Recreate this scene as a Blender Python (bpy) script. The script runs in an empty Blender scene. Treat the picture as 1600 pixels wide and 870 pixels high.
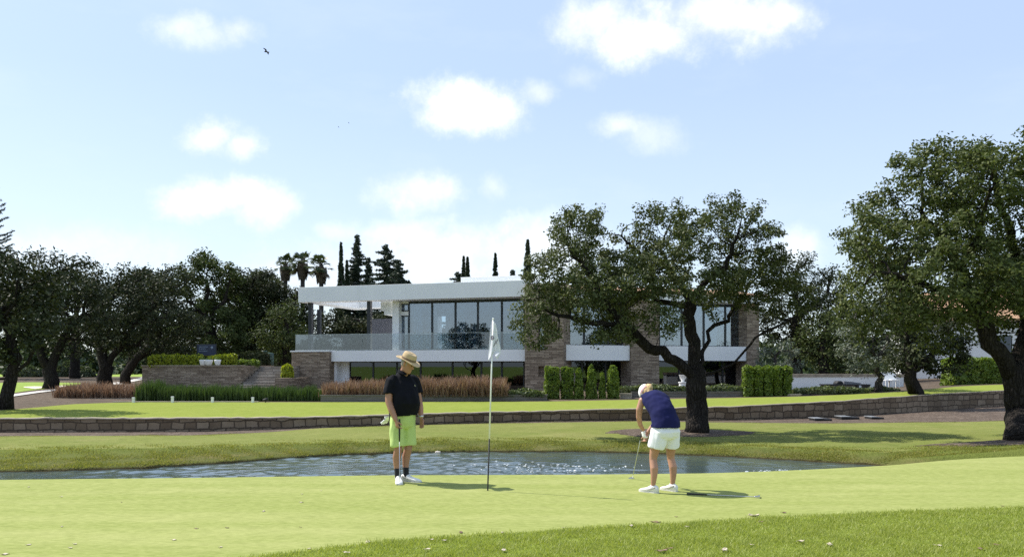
import bpy, bmesh, math, random
import numpy as np
from mathutils import Vector, Matrix, Quaternion, noise as mnoise

random.seed(7)
SC = bpy.context.scene
COL = SC.collection
F, CX, HY, CZ = 1250.0, 800.0, 572.0, 1.61      # focal length, principal column, horizon row, eye height

def at(px, py, Y):
    return Vector(((px - CX) / F * Y, Y, CZ - (py - HY) / F * Y))
def deg(a): return math.radians(a)

# ------------------------------------------------------------------ objects
def tag(o, label=None, cat=None, group=None, kind=None):
    if label: o['label'] = label
    if cat: o['category'] = cat
    if group: o['group'] = group
    if kind: o['kind'] = kind
    return o

def thing(name, label, cat, loc=(0, 0, 0), group=None, rz=0.0):
    o = bpy.data.objects.new(name, None)
    o.empty_display_size = 0.2
    COL.objects.link(o)
    o.location = loc
    o.rotation_euler = (0, 0, rz)
    return tag(o, label, cat, group)

def base_matrix(o):
    return Matrix.Translation(o.location) @ o.rotation_euler.to_matrix().to_4x4()

def link(me, name, mat, parent=None, world=True):
    """one mesh object; geometry is given in world space and stays there under its parent"""
    o = bpy.data.objects.new(name, me)
    COL.objects.link(o)
    if mat is not None:
        for m in (mat if isinstance(mat, (list, tuple)) else [mat]):
            me.materials.append(m)
    if parent is not None:
        o.parent = parent
        if world:
            top = parent
            while top.parent is not None: top = top.parent
            me.transform(base_matrix(top).inverted())
            if top is not parent and parent.type == 'MESH':
                pass
    return o

def copy_tree(o, parent=None):
    c = o.copy(); COL.objects.link(c); c.parent = parent
    for ch in list(o.children): copy_tree(ch, c)
    return c

class MB:
    """collects faces, built as one mesh"""
    def __init__(s): s.v = []; s.f = []
    def add(s, vs, fs):
        n = len(s.v); s.v += [tuple(v) for v in vs]; s.f += [tuple(i + n for i in f) for f in fs]
    def corners(s, p):
        s.add(p, [(0, 3, 2, 1), (4, 5, 6, 7), (0, 1, 5, 4), (1, 2, 6, 5), (2, 3, 7, 6), (3, 0, 4, 7)])
    def box(s, fr, u0, u1, v0, v1, z0, z1):
        s.corners([fr(u0, v0, z0), fr(u1, v0, z0), fr(u1, v1, z0), fr(u0, v1, z0),
                   fr(u0, v0, z1), fr(u1, v0, z1), fr(u1, v1, z1), fr(u0, v1, z1)])
    def tube(s, pts, rad, n=8, cap=True, flat=None):
        pts = [Vector(p) for p in pts]
        rad = [rad] * len(pts) if not hasattr(rad, '__len__') else rad
        rings = []; up = None
        for i, p in enumerate(pts):
            d = (pts[min(i + 1, len(pts) - 1)] - pts[max(i - 1, 0)])
            d = d.normalized() if d.length > 1e-9 else Vector((0, 0, 1))
            if up is None:
                up = Vector((1, 0, 0)) if abs(d.x) < 0.8 else Vector((0, 1, 0))
            a = (up - d * up.dot(d)); a = a.normalized() if a.length > 1e-6 else d.orthogonal().normalized()
            b = d.cross(a); up = a
            rings.append([p + a * (rad[i] * math.cos(t)) + b * (rad[i] * math.sin(t)) for t in [2 * math.pi * k / n for k in range(n)]])
        s.loft(rings, cap)
    def loft(s, rings, cap=True):
        n = len(rings[0]); vs = [p for r in rings for p in r]; fs = []
        for i in range(len(rings) - 1):
            for k in range(n):
                fs.append((i * n + k, i * n + (k + 1) % n, (i + 1) * n + (k + 1) % n, (i + 1) * n + k))
        if cap:
            fs.append(tuple(range(n - 1, -1, -1)))
            fs.append(tuple((len(rings) - 1) * n + k for k in range(n)))
        s.add(vs, fs)
    def lathe(s, c, prof, n=24, ax=None, M=None):
        rings = []
        for r, z in prof:
            ring = [Vector((r * math.cos(2 * math.pi * k / n), r * math.sin(2 * math.pi * k / n), z)) for k in range(n)]
            if M is not None: ring = [M @ p for p in ring]
            rings.append([Vector(c) + p for p in ring])
        s.loft(rings)
    def mesh(s, name, smooth=False):
        me = bpy.data.meshes.new(name)
        me.from_pydata(s.v, [], s.f); me.update()
        if smooth: me.shade_smooth()
        return me
    def build(s, name, mat, parent=None, smooth=False, bevel=0.0):
        o = link(s.mesh(name, smooth), name, mat, parent)
        if bevel:
            m = o.modifiers.new('edge', 'BEVEL'); m.width = bevel; m.segments = 2; m.limit_method = 'ANGLE'
        return o

def WF(u, v, z): return Vector((u, v, z))

def np_mesh(name, V, Fq, smooth=False, mat_index=None):
    """numpy vertices (n,3) and faces (m,k) -> mesh"""
    me = bpy.data.meshes.new(name)
    V = np.ascontiguousarray(V, dtype=np.float32); Fq = np.ascontiguousarray(Fq, dtype=np.int32)
    k = Fq.shape[1]
    me.vertices.add(len(V)); me.vertices.foreach_set('co', V.ravel())
    me.loops.add(Fq.size); me.loops.foreach_set('vertex_index', Fq.ravel())
    me.polygons.add(len(Fq)); me.polygons.foreach_set('loop_start', np.arange(0, Fq.size, k, dtype=np.int32))
    if mat_index is not None: me.polygons.foreach_set('material_index', np.ascontiguousarray(mat_index, dtype=np.int32))
    me.update(calc_edges=True)
    if smooth: me.shade_smooth()
    return me

# ------------------------------------------------------------------ materials
class NT:
    def __init__(s, name, kind='mat'):
        s.m = bpy.data.materials.new(name); s.m.use_nodes = True
        s.t = s.m.node_tree; s.t.nodes.clear()
        s.out = s.t.nodes.new('ShaderNodeOutputMaterial')
    def n(s, typ, **kw):
        nd = s.t.nodes.new(typ)
        for k, v in kw.items():
            if k.startswith('_'): setattr(nd, k[1:], v)
            else:
                key = int(k[1:]) if k[0] == 'i' and k[1:].isdigit() else k.replace('__', ' ')
                s.set(nd.inputs[key], v)
        return nd
    def set(s, inp, v):
        if isinstance(v, bpy.types.NodeSocket): s.t.links.new(v, inp)
        elif isinstance(v, (tuple, list)) and len(v) == 3 and inp.type == 'RGBA': inp.default_value = (*v, 1)
        else: inp.default_value = v
    def coord(s, which='Object'): return s.n('ShaderNodeTexCoord').outputs[which]
    def pos(s): return s.n('ShaderNodeNewGeometry').outputs['Position']
    def mapping(s, vec, scale=(1, 1, 1), rot=(0, 0, 0), loc=(0, 0, 0)):
        return s.n('ShaderNodeMapping', Vector=vec, Scale=scale, Rotation=rot, Location=loc).outputs[0]
    def noise(s, vec, scale, detail=4, rough=0.55, dist=0.0):
        return s.n('ShaderNodeTexNoise', Vector=vec, Scale=scale, Detail=detail, Roughness=rough, Distortion=dist).outputs[0]
    def ramp(s, fac, stops, interp='LINEAR'):
        r = s.n('ShaderNodeValToRGB'); cr = r.color_ramp; cr.interpolation = interp
        while len(cr.elements) < len(stops): cr.elements.new(0.5)
        for e, (p, c) in zip(cr.elements, stops):
            e.position = p; e.color = (*c, 1) if hasattr(c, '__len__') else (c, c, c, 1)
        s.set(r.inputs[0], fac); return r.outputs[0]
    def mix(s, fac, a, b, mode='MIX'):
        m = s.n('ShaderNodeMix', _data_type='RGBA', _blend_type=mode)
        s.set(m.inputs[0], fac); s.set(m.inputs[6], a); s.set(m.inputs[7], b); return m.outputs[2]
    def math(s, op, a, b=0.0, c=0.0, clamp=False):
        m = s.n('ShaderNodeMath', _operation=op, _use_clamp=clamp)
        s.set(m.inputs[0], a); s.set(m.inputs[1], b)
        if op in ('MULTIPLY_ADD',): s.set(m.inputs[2], c)
        return m.outputs[0]
    def mrange(s, v, a, b, c=0.0, d=1.0, smooth=False):
        m = s.n('ShaderNodeMapRange', _interpolation_type='SMOOTHSTEP' if smooth else 'LINEAR')
        for i, x in enumerate((v, a, b, c, d)): s.set(m.inputs[i], x)
        return m.outputs[0]
    def bump(s, h, strength=0.5, dist=0.02, normal=None):
        b = s.n('ShaderNodeBump', Height=h, Strength=strength, Distance=dist)
        if normal is not None: s.set(b.inputs['Normal'], normal)
        return b.outputs[0]
    def bsdf(s, col, rough=0.6, normal=None, **kw):
        p = s.n('ShaderNodeBsdfPrincipled'); s.set(p.inputs['Base Color'], col); s.set(p.inputs['Roughness'], rough)
        if normal is not None: s.set(p.inputs['Normal'], normal)
        for k, v in kw.items(): s.set(p.inputs[k.replace('__', ' ')], v)
        return p.outputs[0]
    def done(s, sh):
        s.t.links.new(sh, s.out.inputs[0]); return s.m

def plain(name, col, rough=0.6, metal=0.0, var=0.12, scale=6.0, bump=0.0, spec=0.5):
    t = NT(name); c = t.coord()
    n = t.noise(c, scale, 5)
    colr = t.mix(t.mrange(n, 0.3, 0.7), tuple(x * (1 - var) for x in col), tuple(min(1, x * (1 + var)) for x in col))
    nm = t.bump(t.noise(c, scale * 6, 3), bump, 0.01) if bump else None
    return t.done(t.bsdf(colr, rough, nm, Metallic=metal, Specular__IOR__Level=spec))

def leaf_mat(name, c0, c1, c2, trans=0.3, rough=0.45, clump=0.9, tcol=None, spec=0.35):
    """leaves: every leaf its own tone, whole clumps drift in hue"""
    t = NT(name)
    rnd = t.n('ShaderNodeNewGeometry').outputs['Random Per Island']
    col = t.ramp(rnd, [(0.0, c0), (0.55, c1), (1.0, c2)])
    nz = t.noise(t.coord(), clump, 3)
    col = t.mix(t.mrange(nz, 0.35, 0.65, 0.0, 0.55), col, tuple((a * 0.6 + b * 0.4) * 1.0 for a, b in zip(c0, c1)))
    p = t.bsdf(col, rough, Specular__IOR__Level=spec)
    tr = t.n('ShaderNodeBsdfTranslucent')
    t.set(tr.inputs[0], t.mix(1.0, col, tcol or (1.25, 1.3, 0.6), 'MULTIPLY'))
    mx = t.n('ShaderNodeMixShader', i0=trans); t.t.links.new(p, mx.inputs[1]); t.t.links.new(tr.outputs[0], mx.inputs[2])
    return t.done(mx.outputs[0])

def grass_mat(name, a, b, c, patch=0.5, fine=60.0, streak=None, bump=0.6, dry=None, dry_amt=0.3, bdist=0.015):
    """turf: broad patches, fine blade grain, optional mowing streaks and dry areas"""
    t = NT(name); p = t.pos()
    n1 = t.noise(p, patch, 5, 0.6); n2 = t.noise(p, fine, 3, 0.7); n3 = t.noise(p, patch * 6, 4, 0.6)
    col = t.mix(t.mrange(n1, 0.32, 0.68), a, b)
    col = t.mix(t.mrange(n3, 0.35, 0.75, 0, 0.6), col, c)
    if dry:
        n4 = t.noise(t.mapping(p, (1, 1.0, 1), loc=(7, 3, 1)), patch * 1.7, 5, 0.65, 0.6)
        col = t.mix(t.mrange(n4, 0.5, 0.68, 0, dry_amt), col, dry)
    if streak:
        sc, amt = streak
        n5 = t.noise(t.mapping(p, sc), 1.0, 3, 0.55)
        col = t.mix(t.mrange(n5, 0.35, 0.65, 0, amt), col, c)
    col = t.mix(t.mrange(n2, 0.25, 0.75, 0.0, 0.4), col, tuple(x * 0.62 for x in a))
    spk = t.n('ShaderNodeTexVoronoi', Vector=t.mapping(p, (1, .8, 1), loc=(3, 5, 0)), Scale=1.5, Randomness=1.0).outputs['Distance']     # old ball marks and bare specks
    col = t.mix(t.mrange(t.math('MULTIPLY_ADD', t.noise(p, 40, 2), .05, spk), .045, .075, .55, 0, True), col, tuple(x * f for x, f in zip(a, (.75, .60, .7))))
    n6 = t.noise(t.mapping(p, (.5, 1, 1), rot=(0, 0, .5)), fine * .22, 4, .7); col = t.mix(t.mrange(n6, .35, .65, 0, .40), col, tuple(x * 1.30 for x in b)); n7 = t.noise(t.mapping(p, (.8, 1, 1), loc=(4, 1, 0)), 5.5, 4, .7); col = t.mix(t.mrange(n7, .5, .72, 0, .5), col, tuple(x * .78 for x in a))
    hn = t.noise(p, fine * 1.6, 2, 0.7)
    return t.done(t.bsdf(col, 0.85, t.bump(hn, bump, bdist), Specular__IOR__Level=0.03))

def stone_mat(name, c0, c1, c2, bw=0.35, bh=0.12, mortar=(0.16, 0.14, 0.12), msize=0.012, irregular=False, uaxis=0.0, bump=0.7):
    """masonry laid along the wall: a horizontal run direction and height"""
    t = NT(name); p = t.coord('UV')
    if irregular:
        p = t.mix(0.17, p, t.n('ShaderNodeTexNoise', Vector=p, Scale=2.2, Detail=4).outputs[1])
    if True:
        b = t.n('ShaderNodeTexBrick', Vector=p, Scale=1.0, Mortar__Size=msize, Bias=0.0, Brick__Width=bw, Row__Height=bh, Color1=(0, 0, 0, 1), Color2=(1, 1, 1, 1), Mortar=(0.5, 0.5, 0.5, 1), _offset=0.37, _squash=1.35, _squash_frequency=3)
        b.inputs['Mortar Smooth'].default_value = 0.3
        rnd = b.outputs['Color']; edge = t.math('SUBTRACT', 1.0, b.outputs['Fac'])
    n = t.noise(p, 9.0, 5, 0.65); stain = t.noise(p, .7, 4, .7)
    col = t.ramp(t.math('MULTIPLY_ADD', n, 0.5, t.math('MULTIPLY', rnd, 0.7)), [(0.2, c0), (0.55, c1), (0.95, c2)])
    col = t.mix(edge, mortar, col)
    col = t.mix(t.mrange(stain, .35, .65, 0, .45), col, tuple(x * .75 for x in c0))
    h = t.math('MULTIPLY_ADD', n, 0.35, t.math('MULTIPLY', edge, t.math('MULTIPLY_ADD', rnd, 0.6, 0.6)))
    return t.done(t.bsdf(col, 0.85, t.bump(h, bump, 0.03), Specular__IOR__Level=0.2))
# ================================================================== terrain
WATER_Z = -0.60
KP = np.arange(-900, 2501, 10, dtype=float)          # columns of sight, as directions
def curve(keys, smooth=5):
    xs, ys = zip(*keys); y = np.interp(KP, xs, ys)
    for _ in range(smooth):
        y = np.concatenate([[y[0]], (y[:-2] + 2 * y[1:-1] + y[2:]) / 4, [y[-1]]])
    return y
def Yof(py, z): return (CZ - z) * F / (py - HY)
zero = KP * 0.0
c_fr_y = curve([(-900, 1010), (-400, 965), (0, 915), (200, 893), (400, 870), (600, 845), (800, 832), (1000, 820), (1200, 808), (1400, 799), (1600, 792), (2500, 770)])
c_cr_y = curve([(-900, 762), (0, 749), (300, 746), (600, 742), (900, 741), (1100, 739), (1200, 736), (1300, 731.5), (1400, 726), (1450, 721), (1500, 717), (1600, 712), (2500, 690)])
c_fs_y = curve([(-900, 752), (0, 738), (200, 733), (350, 724), (440, 717), (520, 711.5), (620, 708), (720, 706), (900, 706), (1000, 708), (1150, 714), (1300, 723), (1390, 728), (2500, 728)], 3)
c_bt_y = curve([(-900, 712), (0, 702), (300, 699), (500, 692), (700, 687), (900, 688), (1050, 690), (1200, 699), (1300, 704), (1380, 707), (2500, 707)], 4)
c_wb_y = curve([(-900, 684), (0, 675), (300, 674), (500, 668), (700, 662), (850, 658), (1000, 657), (1150, 656), (1300, 652), (1500, 638), (1620, 630), (2500, 610)])
c_lb_y = np.maximum(curve([(-900, 684), (0, 681), (300, 680), (420, 675), (490, 669), (560, 666), (700, 662.6), (1000, 657.6), (1150, 660), (1300, 661), (1500, 659), (1620, 656), (2500, 650)]), c_wb_y + 0.4)
c_wt_y = curve([(-900, 656), (0, 653), (300, 653), (500, 651), (700, 645), (850, 642), (1000, 638), (1150, 635), (1300, 627), (1500, 613), (1620, 608), (2500, 590)])
# depth and height of each curve
z_fr = zero; Y_fr = Yof(c_fr_y, 0)
z_cr = zero; Y_cr = Yof(c_cr_y, 0)
z_wb = curve([(-900, -.38), (1300, -.38), (1500, -.25), (1620, -.1), (2500, .3)]); Y_wb = Yof(c_wb_y, z_wb)
z_lb = curve([(-900, -.385), (1300, -.36), (1500, -.33), (1620, -.27), (2500, -.1)]); Y_lb = np.minimum(Yof(c_lb_y, z_lb), Y_wb - 0.05)
wet = np.clip((1425 - KP) / 60, 0, 1); wet = wet * wet * (3 - 2 * wet)
z_nb = -0.80 * wet + -0.12 * (1 - wet); Y_nb = Y_cr + 1.0
Y_fs = Yof(c_fs_y, WATER_Z) * wet + np.interp(KP, [1390, 1450, 1600, 2500], [17.6, 17.4, 17.4, 17.0]) * (1 - wet)
z_fs = (WATER_Z - 0.02) * wet + np.interp(KP, [1390, 1450, 1600, 2500], [-.45, -.36, -.2, -.1]) * (1 - wet)
z_bt0 = curve([(-900, -.35), (500, -.36), (900, -.40), (1380, -.38), (2500, -.3)])
Y_bt = Yof(c_bt_y, z_bt0) * wet + np.interp(KP, [1390, 1450, 1600, 2500], [18.6, 18.9, 19.4, 19.5]) * (1 - wet)
z_bt = z_bt0 * wet + np.interp(KP, [1390, 1450, 1600, 2500], [-.37, -.33, -.25, -.15]) * (1 - wet)
Y_bt = np.maximum(Y_bt, Y_fs + 0.35)
Y_wt = Y_wb + 0.22
z_wt = CZ - (c_wt_y - HY) * Y_wb / F
c_ub_y = curve([(-900, 645), (-100, 645), (0, 641), (60, 636), (110, 631), (200, 628), (500, 628), (850, 627), (1000, 624), (1160, 621), (1240, 619.5), (1330, 616), (1420, 611), (1500, 603), (1580, 600), (2500, 590)])
z_ub = curve([(-900, .12), (0, .13), (500, .12), (850, .14), (1160, .22), (1330, .34), (1500, .64), (1600, .72), (2500, 1.0)]); Y_ub = np.maximum(Yof(c_ub_y, z_ub), Y_wt + 1.0)
Y_g = np.maximum(zero + 46.0, Y_ub + 3); z_g = curve([(-900, .40), (150, .40), (400, .25), (1100, .25), (1400, .45), (1600, .8), (2500, 1.0)])
Y_e = zero + 92.0; z_e = curve([(-900, .42), (1100, .4), (1600, .9), (2500, 1.0)])

CURVES = [(zero + 1.2, zero), (Y_fr, z_fr), (Y_cr - .45, z_cr + .012), (Y_cr, z_cr), (Y_cr + .35, z_cr * .65 + z_nb * .35), (Y_nb, z_nb), (Y_fs - .25, z_fs - .16), (Y_fs, z_fs),
          (Y_fs + .06, z_fs + .07 * wet), (Y_bt, z_bt), (Y_lb, z_lb), (Y_wb, z_wb)]
UPPER = [(Y_wt, z_wt), (Y_ub, z_ub), (Y_g, z_g), (Y_e, z_e)]

def bumps(X, Y):
    return 0.018 * np.sin(X * 0.9 + 1.3) * np.sin(Y * 0.7) + 0.012 * np.sin(X * 2.1 + Y * 1.3) + 0.008 * np.sin(X * 3.7 - Y * 2.9 + 1)
def column(px):
    lo = [(np.interp(px, KP, a), np.interp(px, KP, b)) for a, b in CURVES]
    hi = [(np.interp(px, KP, a), np.interp(px, KP, b)) for a, b in UPPER]
    return lo, hi
def gz(X, Y):
    """height of the terrain"""
    px = CX + F * X / Y
    lo, hi = column(px)
    pts = lo + hi
    z = float(np.interp(Y, [p[0] for p in pts], [p[1] for p in pts]))
    if lo[9][0] + .8 < Y < lo[11][0]: z += float(bumps(X, Y))
    return z
def hit(px, py, upper=False):
    """where the line of sight through (px,py) meets the terrain"""
    lo, hi = column(px); pts = hi if upper else lo + hi
    Ys = np.arange(pts[0][0], 91.5, 0.03)
    z = np.interp(Ys, [p[0] for p in pts], [p[1] for p in pts])
    s = CZ - (py - HY) / F * Ys
    i = np.argmax(z >= s)
    Y = Ys[i]; X = (px - CX) / F * Y
    return Vector((X, Y, gz(X, Y)))

def strip(name, rows, mat, px0=-900, px1=2500, step=10, lift=0.0, wob=False):
    """sheet lofted through curves (Y,z over the columns), finely divided"""
    cols = np.arange(px0, px1 + 1, step, dtype=float)
    V = []
    R = []
    for i in range(len(rows) - 1):
        (Ya, za), (Yb, zb), n = rows[i][:2], rows[i + 1][:2], rows[i][2]
        for k in range(n): R.append((Ya, za, Yb, zb, k / n))
    R.append((rows[-1][0], rows[-1][1], rows[-1][0], rows[-1][1], 0.0))
    for idx, (Ya, za, Yb, zb, t) in enumerate(R):
        Yc = np.interp(cols, KP, Ya) * (1 - t) + np.interp(cols, KP, Yb) * t
        zc = np.interp(cols, KP, za) * (1 - t) + np.interp(cols, KP, zb) * t
        X = (cols - CX) / F * Yc
        if wob:
            w = math.sin(math.pi * idx / (len(R) - 1))
            zc = zc + bumps(X, Yc) * min(1, w * 2)
        V.append(np.stack([X, Yc, zc + lift], 1))
    nr, nc = len(V), len(cols)
    V = np.concatenate(V)
    i, j = np.meshgrid(np.arange(nr - 1), np.arange(nc - 1), indexing='ij')
    a = (i * nc + j).ravel()
    Fq = np.stack([a, a + 1, a + nc + 1, a + nc], 1)
    o = link(np_mesh(name, V, Fq, True), name, mat)
    return tag(o, kind='structure')

def patch(name, px0, px1, low, high, mat, lift=0.012, n=10, step=6, upper=True):
    """sheet laid on the terrain between two edges seen at rows low(px) and high(px)"""
    cols = np.arange(px0, px1 + 1, step, dtype=float); V = []
    for k in range(n + 1):
        for p in cols:
            q = low(p) * (1 - k / n) + high(p) * k / n
            h = hit(p, q, upper); V.append((h.x, h.y, h.z + lift))
    nc = len(cols); i, j = np.meshgrid(np.arange(n), np.arange(nc - 1), indexing='ij'); a = (i * nc + j).ravel()
    o = link(np_mesh(name, np.array(V), np.stack([a, a + 1, a + nc + 1, a + nc], 1), True), name, mat)
    return tag(o, kind='structure')
def rows(*pts):
    xs, ys = zip(*pts); return lambda p: float(np.interp(p, xs, ys))

M = {}
M['green'] = grass_mat('putting_turf', (.250, .280, .088), (.312, .326, .124), (.195, .235, .058), 0.35, 90, ((0.18, 2.3, 1), 0.95), 0.12, bdist=0.004)
M['rough'] = grass_mat('rough_turf', (.165, .225, .036), (.205, .250, .050), (.250, .275, .075), 0.8, 45, None, 0.6)
def bank_mat():
    """lawn that turns to rough olive grass down the slope and to bare mud at the waterline"""
    t = NT('bank_turf'); p = t.pos(); z = t.n('ShaderNodeSeparateXYZ', i0=p).outputs[2]
    n1 = t.noise(p, .5, 5, .65); n2 = t.noise(p, 3.2, 5, .7); n3 = t.noise(p, 30, 3, .7); n4 = t.noise(t.mapping(p, (1, 1, 1), loc=(9, 2, 0)), 1.1, 5, .7, .8)
    lawn = t.mix(t.mrange(n1, .32, .68), (.122, .158, .030), (.165, .188, .046))
    rough = t.mix(t.mrange(n2, .3, .7), (.085, .105, .030), (.150, .148, .050)); rough = t.mix(t.mrange(n4, .48, .68, 0, .8), rough, (.215, .180, .080))
    zz = t.math('ADD', z, t.math('MULTIPLY_ADD', n1, .22, t.math('MULTIPLY_ADD', n2, .10, -.16)))
    col = t.mix(t.mrange(zz, -.52, -.33, 0, 1, True), rough, lawn)
    mud = t.mix(n2, (.030, .022, .012), (.085, .060, .032))
    col = t.mix(t.mrange(t.math('MULTIPLY_ADD', n2, .07, z), -.545, -.515, 1, 0, True), col, mud)
    col = t.mix(t.mrange(n3, .25, .75, 0, .5), col, (.060, .075, .022))
    return t.done(t.bsdf(col, .9, t.bump(t.math('MULTIPLY_ADD', n3, .5, n2), 1.0, .06), Specular__IOR__Level=.02))
M['bank'] = bank_mat()
M['lawn'] = grass_mat('lower_lawn_turf', (.118, .156, .032), (.168, .192, .050), (.230, .224, .082), 0.35, 40, ((0.15, 0.7, 1), 0.5), 0.8, (.290, .262, .115), 0.6)
M['upper'] = grass_mat('upper_lawn_turf', (.172, .222, .034), (.212, .248, .048), (.262, .282, .076), 0.3, 40, None, 0.5)
def mulch_mat(name, a, b, c, sc=14):
    t = NT(name); p = t.pos(); n = t.noise(p, sc, 4, 0.75); n2 = t.noise(p, sc * .12, 3)
    v = t.n('ShaderNodeTexVoronoi', Vector=t.mapping(p, (1, 1.4, 1)), Scale=sc * 1.3)
    r = t.n('ShaderNodeSeparateColor', i0=v.outputs['Color']).outputs[0]
    col = t.ramp(t.math('MULTIPLY_ADD', n, 0.5, t.math('MULTIPLY', r, 0.5)), [(.2, a), (.5, b), (.85, c)])
    col = t.mix(t.mrange(n2, .35, .65, 0, .5), col, a)
    return t.done(t.bsdf(col, .9, t.bump(t.math('ADD', n, r), .8, .04), Specular__IOR__Level=.15))
M['mulch'] = mulch_mat('bark_mulch', (.060, .043, .032), (.125, .094, .072), (.25, .200, .158))
M['dirt'] = mulch_mat('garden_soil', (.060, .045, .032), (.110, .080, .055), (.16, .125, .09), 6)
M['sand'] = plain('bunker_sand', (.66, .60, .48), .9, var=.06)
M['path'] = plain('path_concrete', (.52, .49, .44), .85, var=.08, scale=2)
M['far_grass'] = grass_mat('fairway_turf', (.20, .29, .06), (.24, .32, .07), (.27, .33, .09), .08, 8, None, .3)

def pond_mat():
    t = NT('pond_water'); p = t.pos()
    nm = t.bump(t.noise(p, 34, 3, .6), .35, .006)
    return t.done(t.bsdf((.055, .080, .082), .05, nm, IOR=1.5, Specular__IOR__Level=.5))
M['water'] = pond_mat()

def build_ground():
    # far plain reaching the horizon: one sheet with the site cut down inside it
    me = MB(); S = 3500
    me.add([(-S, -S, -1.6), (S, -S, -1.6), (S, 91, -1.6), (-S, 91, -1.6)], [(0, 1, 2, 3)])
    me.add([(-S, 91, -1.6), (S, 91, -1.6), (S, 91.2, .40), (-S, 91.2, .40)], [(0, 1, 2, 3)])
    me.add([(-S, 91.2, .40), (S, 91.2, .40), (S, S, .40), (-S, S, .40)], [(0, 1, 2, 3)])
    tag(me.build('ground', M['far_grass']), kind='structure')
    A = CURVES
    strip('rough', [(*A[0], 4), (*A[1], 1)], M['rough'])
    strip('putting_green', [(*A[1], 16), (*A[2], 3), (*A[3], 3), (*A[4], 2), (*A[5], 1)], M['green'])
    strip('pond_bank', [(*A[5], 4), (*A[6], 2), (*A[7], 2), (*A[8], 12), (*A[9], 1)], M['bank'])
    strip('lower_lawn', [(*A[9], 22), (*A[10], 1)], M['lawn'], wob=True)
    strip('mulch_strip', [(*A[10], 6), (Y_wb + .1, z_wb, 1)], M['mulch'])
    U = UPPER
    strip('upper_lawn', [(Y_wb + .05, z_wt, 1), (*U[0], 10), (*U[1], 1)], M['upper'])
    strip('garden_soil', [(*U[1], 8), (*U[2], 10), (*U[3], 1)], M['dirt'])
    # the pond: a real wind-ruffled surface, calmer in the far corner
    xs = np.concatenate([np.arange(-45, -16, 1.0), np.arange(-16, 11, .045), np.arange(11, 21, 1.0)]); ys = np.concatenate([[11.8, 13.0, 14.0], np.arange(14.4, 21.6, .045), [22.5, 24.5]])
    gx, gy = np.meshgrid(xs, ys); rg = np.random.default_rng(8); h = np.zeros_like(gx)
    for i in range(46):
        lam = .12 * (1.1 / .12) ** rg.uniform(0, 1); a = rg.normal(-.5, .75); k = 2 * math.pi / lam; kx, ky = k * math.cos(a), k * math.sin(a)
        h += .0058 * lam * np.sin(kx * gx + ky * gy + rg.uniform(0, 6.28) + .6 * np.sin(gx * .8 + gy * 1.1 + i))
    patchy = .55 + .45 * np.sin(gx * .55 + 1.0) * np.sin(gy * 1.2 + gx * .2); s = np.clip((gx + 1.0) / 4.5, 0, 1); s = s * s * (3 - 2 * s)
    h *= (1 - .80 * s) * np.clip(patchy, .25, 1)
    d2 = ((gx - .62) / 1.3) ** 2 + ((gy - 16.6) / .9) ** 2                # rings and chop where the aerator bubbles
    h += .012 * np.exp(-d2) * np.sin(gx * 23 + 3 * np.sin(gy * 17)) * np.sin(gy * 27 + 2 * np.sin(gx * 13))
    h[(gx < -16) | (gx > 10.9)] = 0
    nr, nc = gx.shape; i, j = np.meshgrid(np.arange(nr - 1), np.arange(nc - 1), indexing='ij'); a = (i * nc + j).ravel()
    V = np.stack([gx.ravel(), gy.ravel(), (h + WATER_Z).ravel()], 1)
    tag(link(np_mesh('pond', V, np.stack([a, a + 1, a + nc + 1, a + nc], 1), True), 'pond', M['water']), kind='structure')
    # the golf course seen under the oaks
    patch('fairway', -300, 126, rows((-300, 632), (0, 617), (40, 611), (126, 600.5)), rows((-300, 598), (0, 598), (50, 597), (126, 598)), M['far_grass'])
    patch('sand_bunker', 37, 73, rows((37, 605.6), (55, 608), (73, 606)), rows((37, 604.6), (55, 604), (73, 604.5)), M['sand'], .03, 3, 3)
    patch('sand_bunker', 83, 104, rows((83, 605.5), (94, 606), (104, 604)), rows((83, 603.5), (94, 602.8), (104, 602.8)), M['sand'], .03, 3, 3)
    patch('path', -60, 112, rows((-60, 633), (0, 624), (18, 620.5), (60, 614.2), (112, 608)), rows((-60, 628), (0, 619.5), (18, 617), (60, 611.4), (112, 606.2)), M['path'], .035, 3)
    patch('path', 150, 222, rows((150, 603), (190, 600.5), (222, 593.5)), rows((150, 600), (190, 597), (222, 589.5)), M['path'], .035, 3)
    # mulch rings round the two big oaks
    def ring(name, px, py, rx, ry, seed):
        c = hit(px, py); n = 48; rg = random.Random(seed); V = [(c.x, c.y, c.z + .05)]; nr = 6
        ph = [rg.uniform(0, 6.28) for _ in range(4)]
        for k in range(1, nr + 1):
            for i in range(n):
                a = 2 * math.pi * i / n; w = 1 + .06 * math.sin(3 * a + ph[0]) + .04 * math.sin(7 * a + ph[1]) + .03 * math.sin(13 * a + ph[2])
                x, y = c.x + rx * w * math.cos(a) * k / nr, c.y + ry * w * math.sin(a) * k / nr
                V.append((x, y, gz(x, y) + (.03 if k < nr else .004)))
        Fs = [(0, 1 + i, 1 + (i + 1) % n) for i in range(n)]
        for k in range(nr - 1):
            for i in range(n):
                a, b = 1 + k * n + i, 1 + k * n + (i + 1) % n
                Fs.append((a, a + n, b + n, b))
        m = MB(); m.add(V, Fs); tag(m.build(name, M['mulch'], smooth=True), kind='structure')
    ring('mulch_bed', 1062, 676, 2.2, 1.25, 1)
    ring('mulch_bed', 1618, 691, 2.7, .75, 2)

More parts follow.
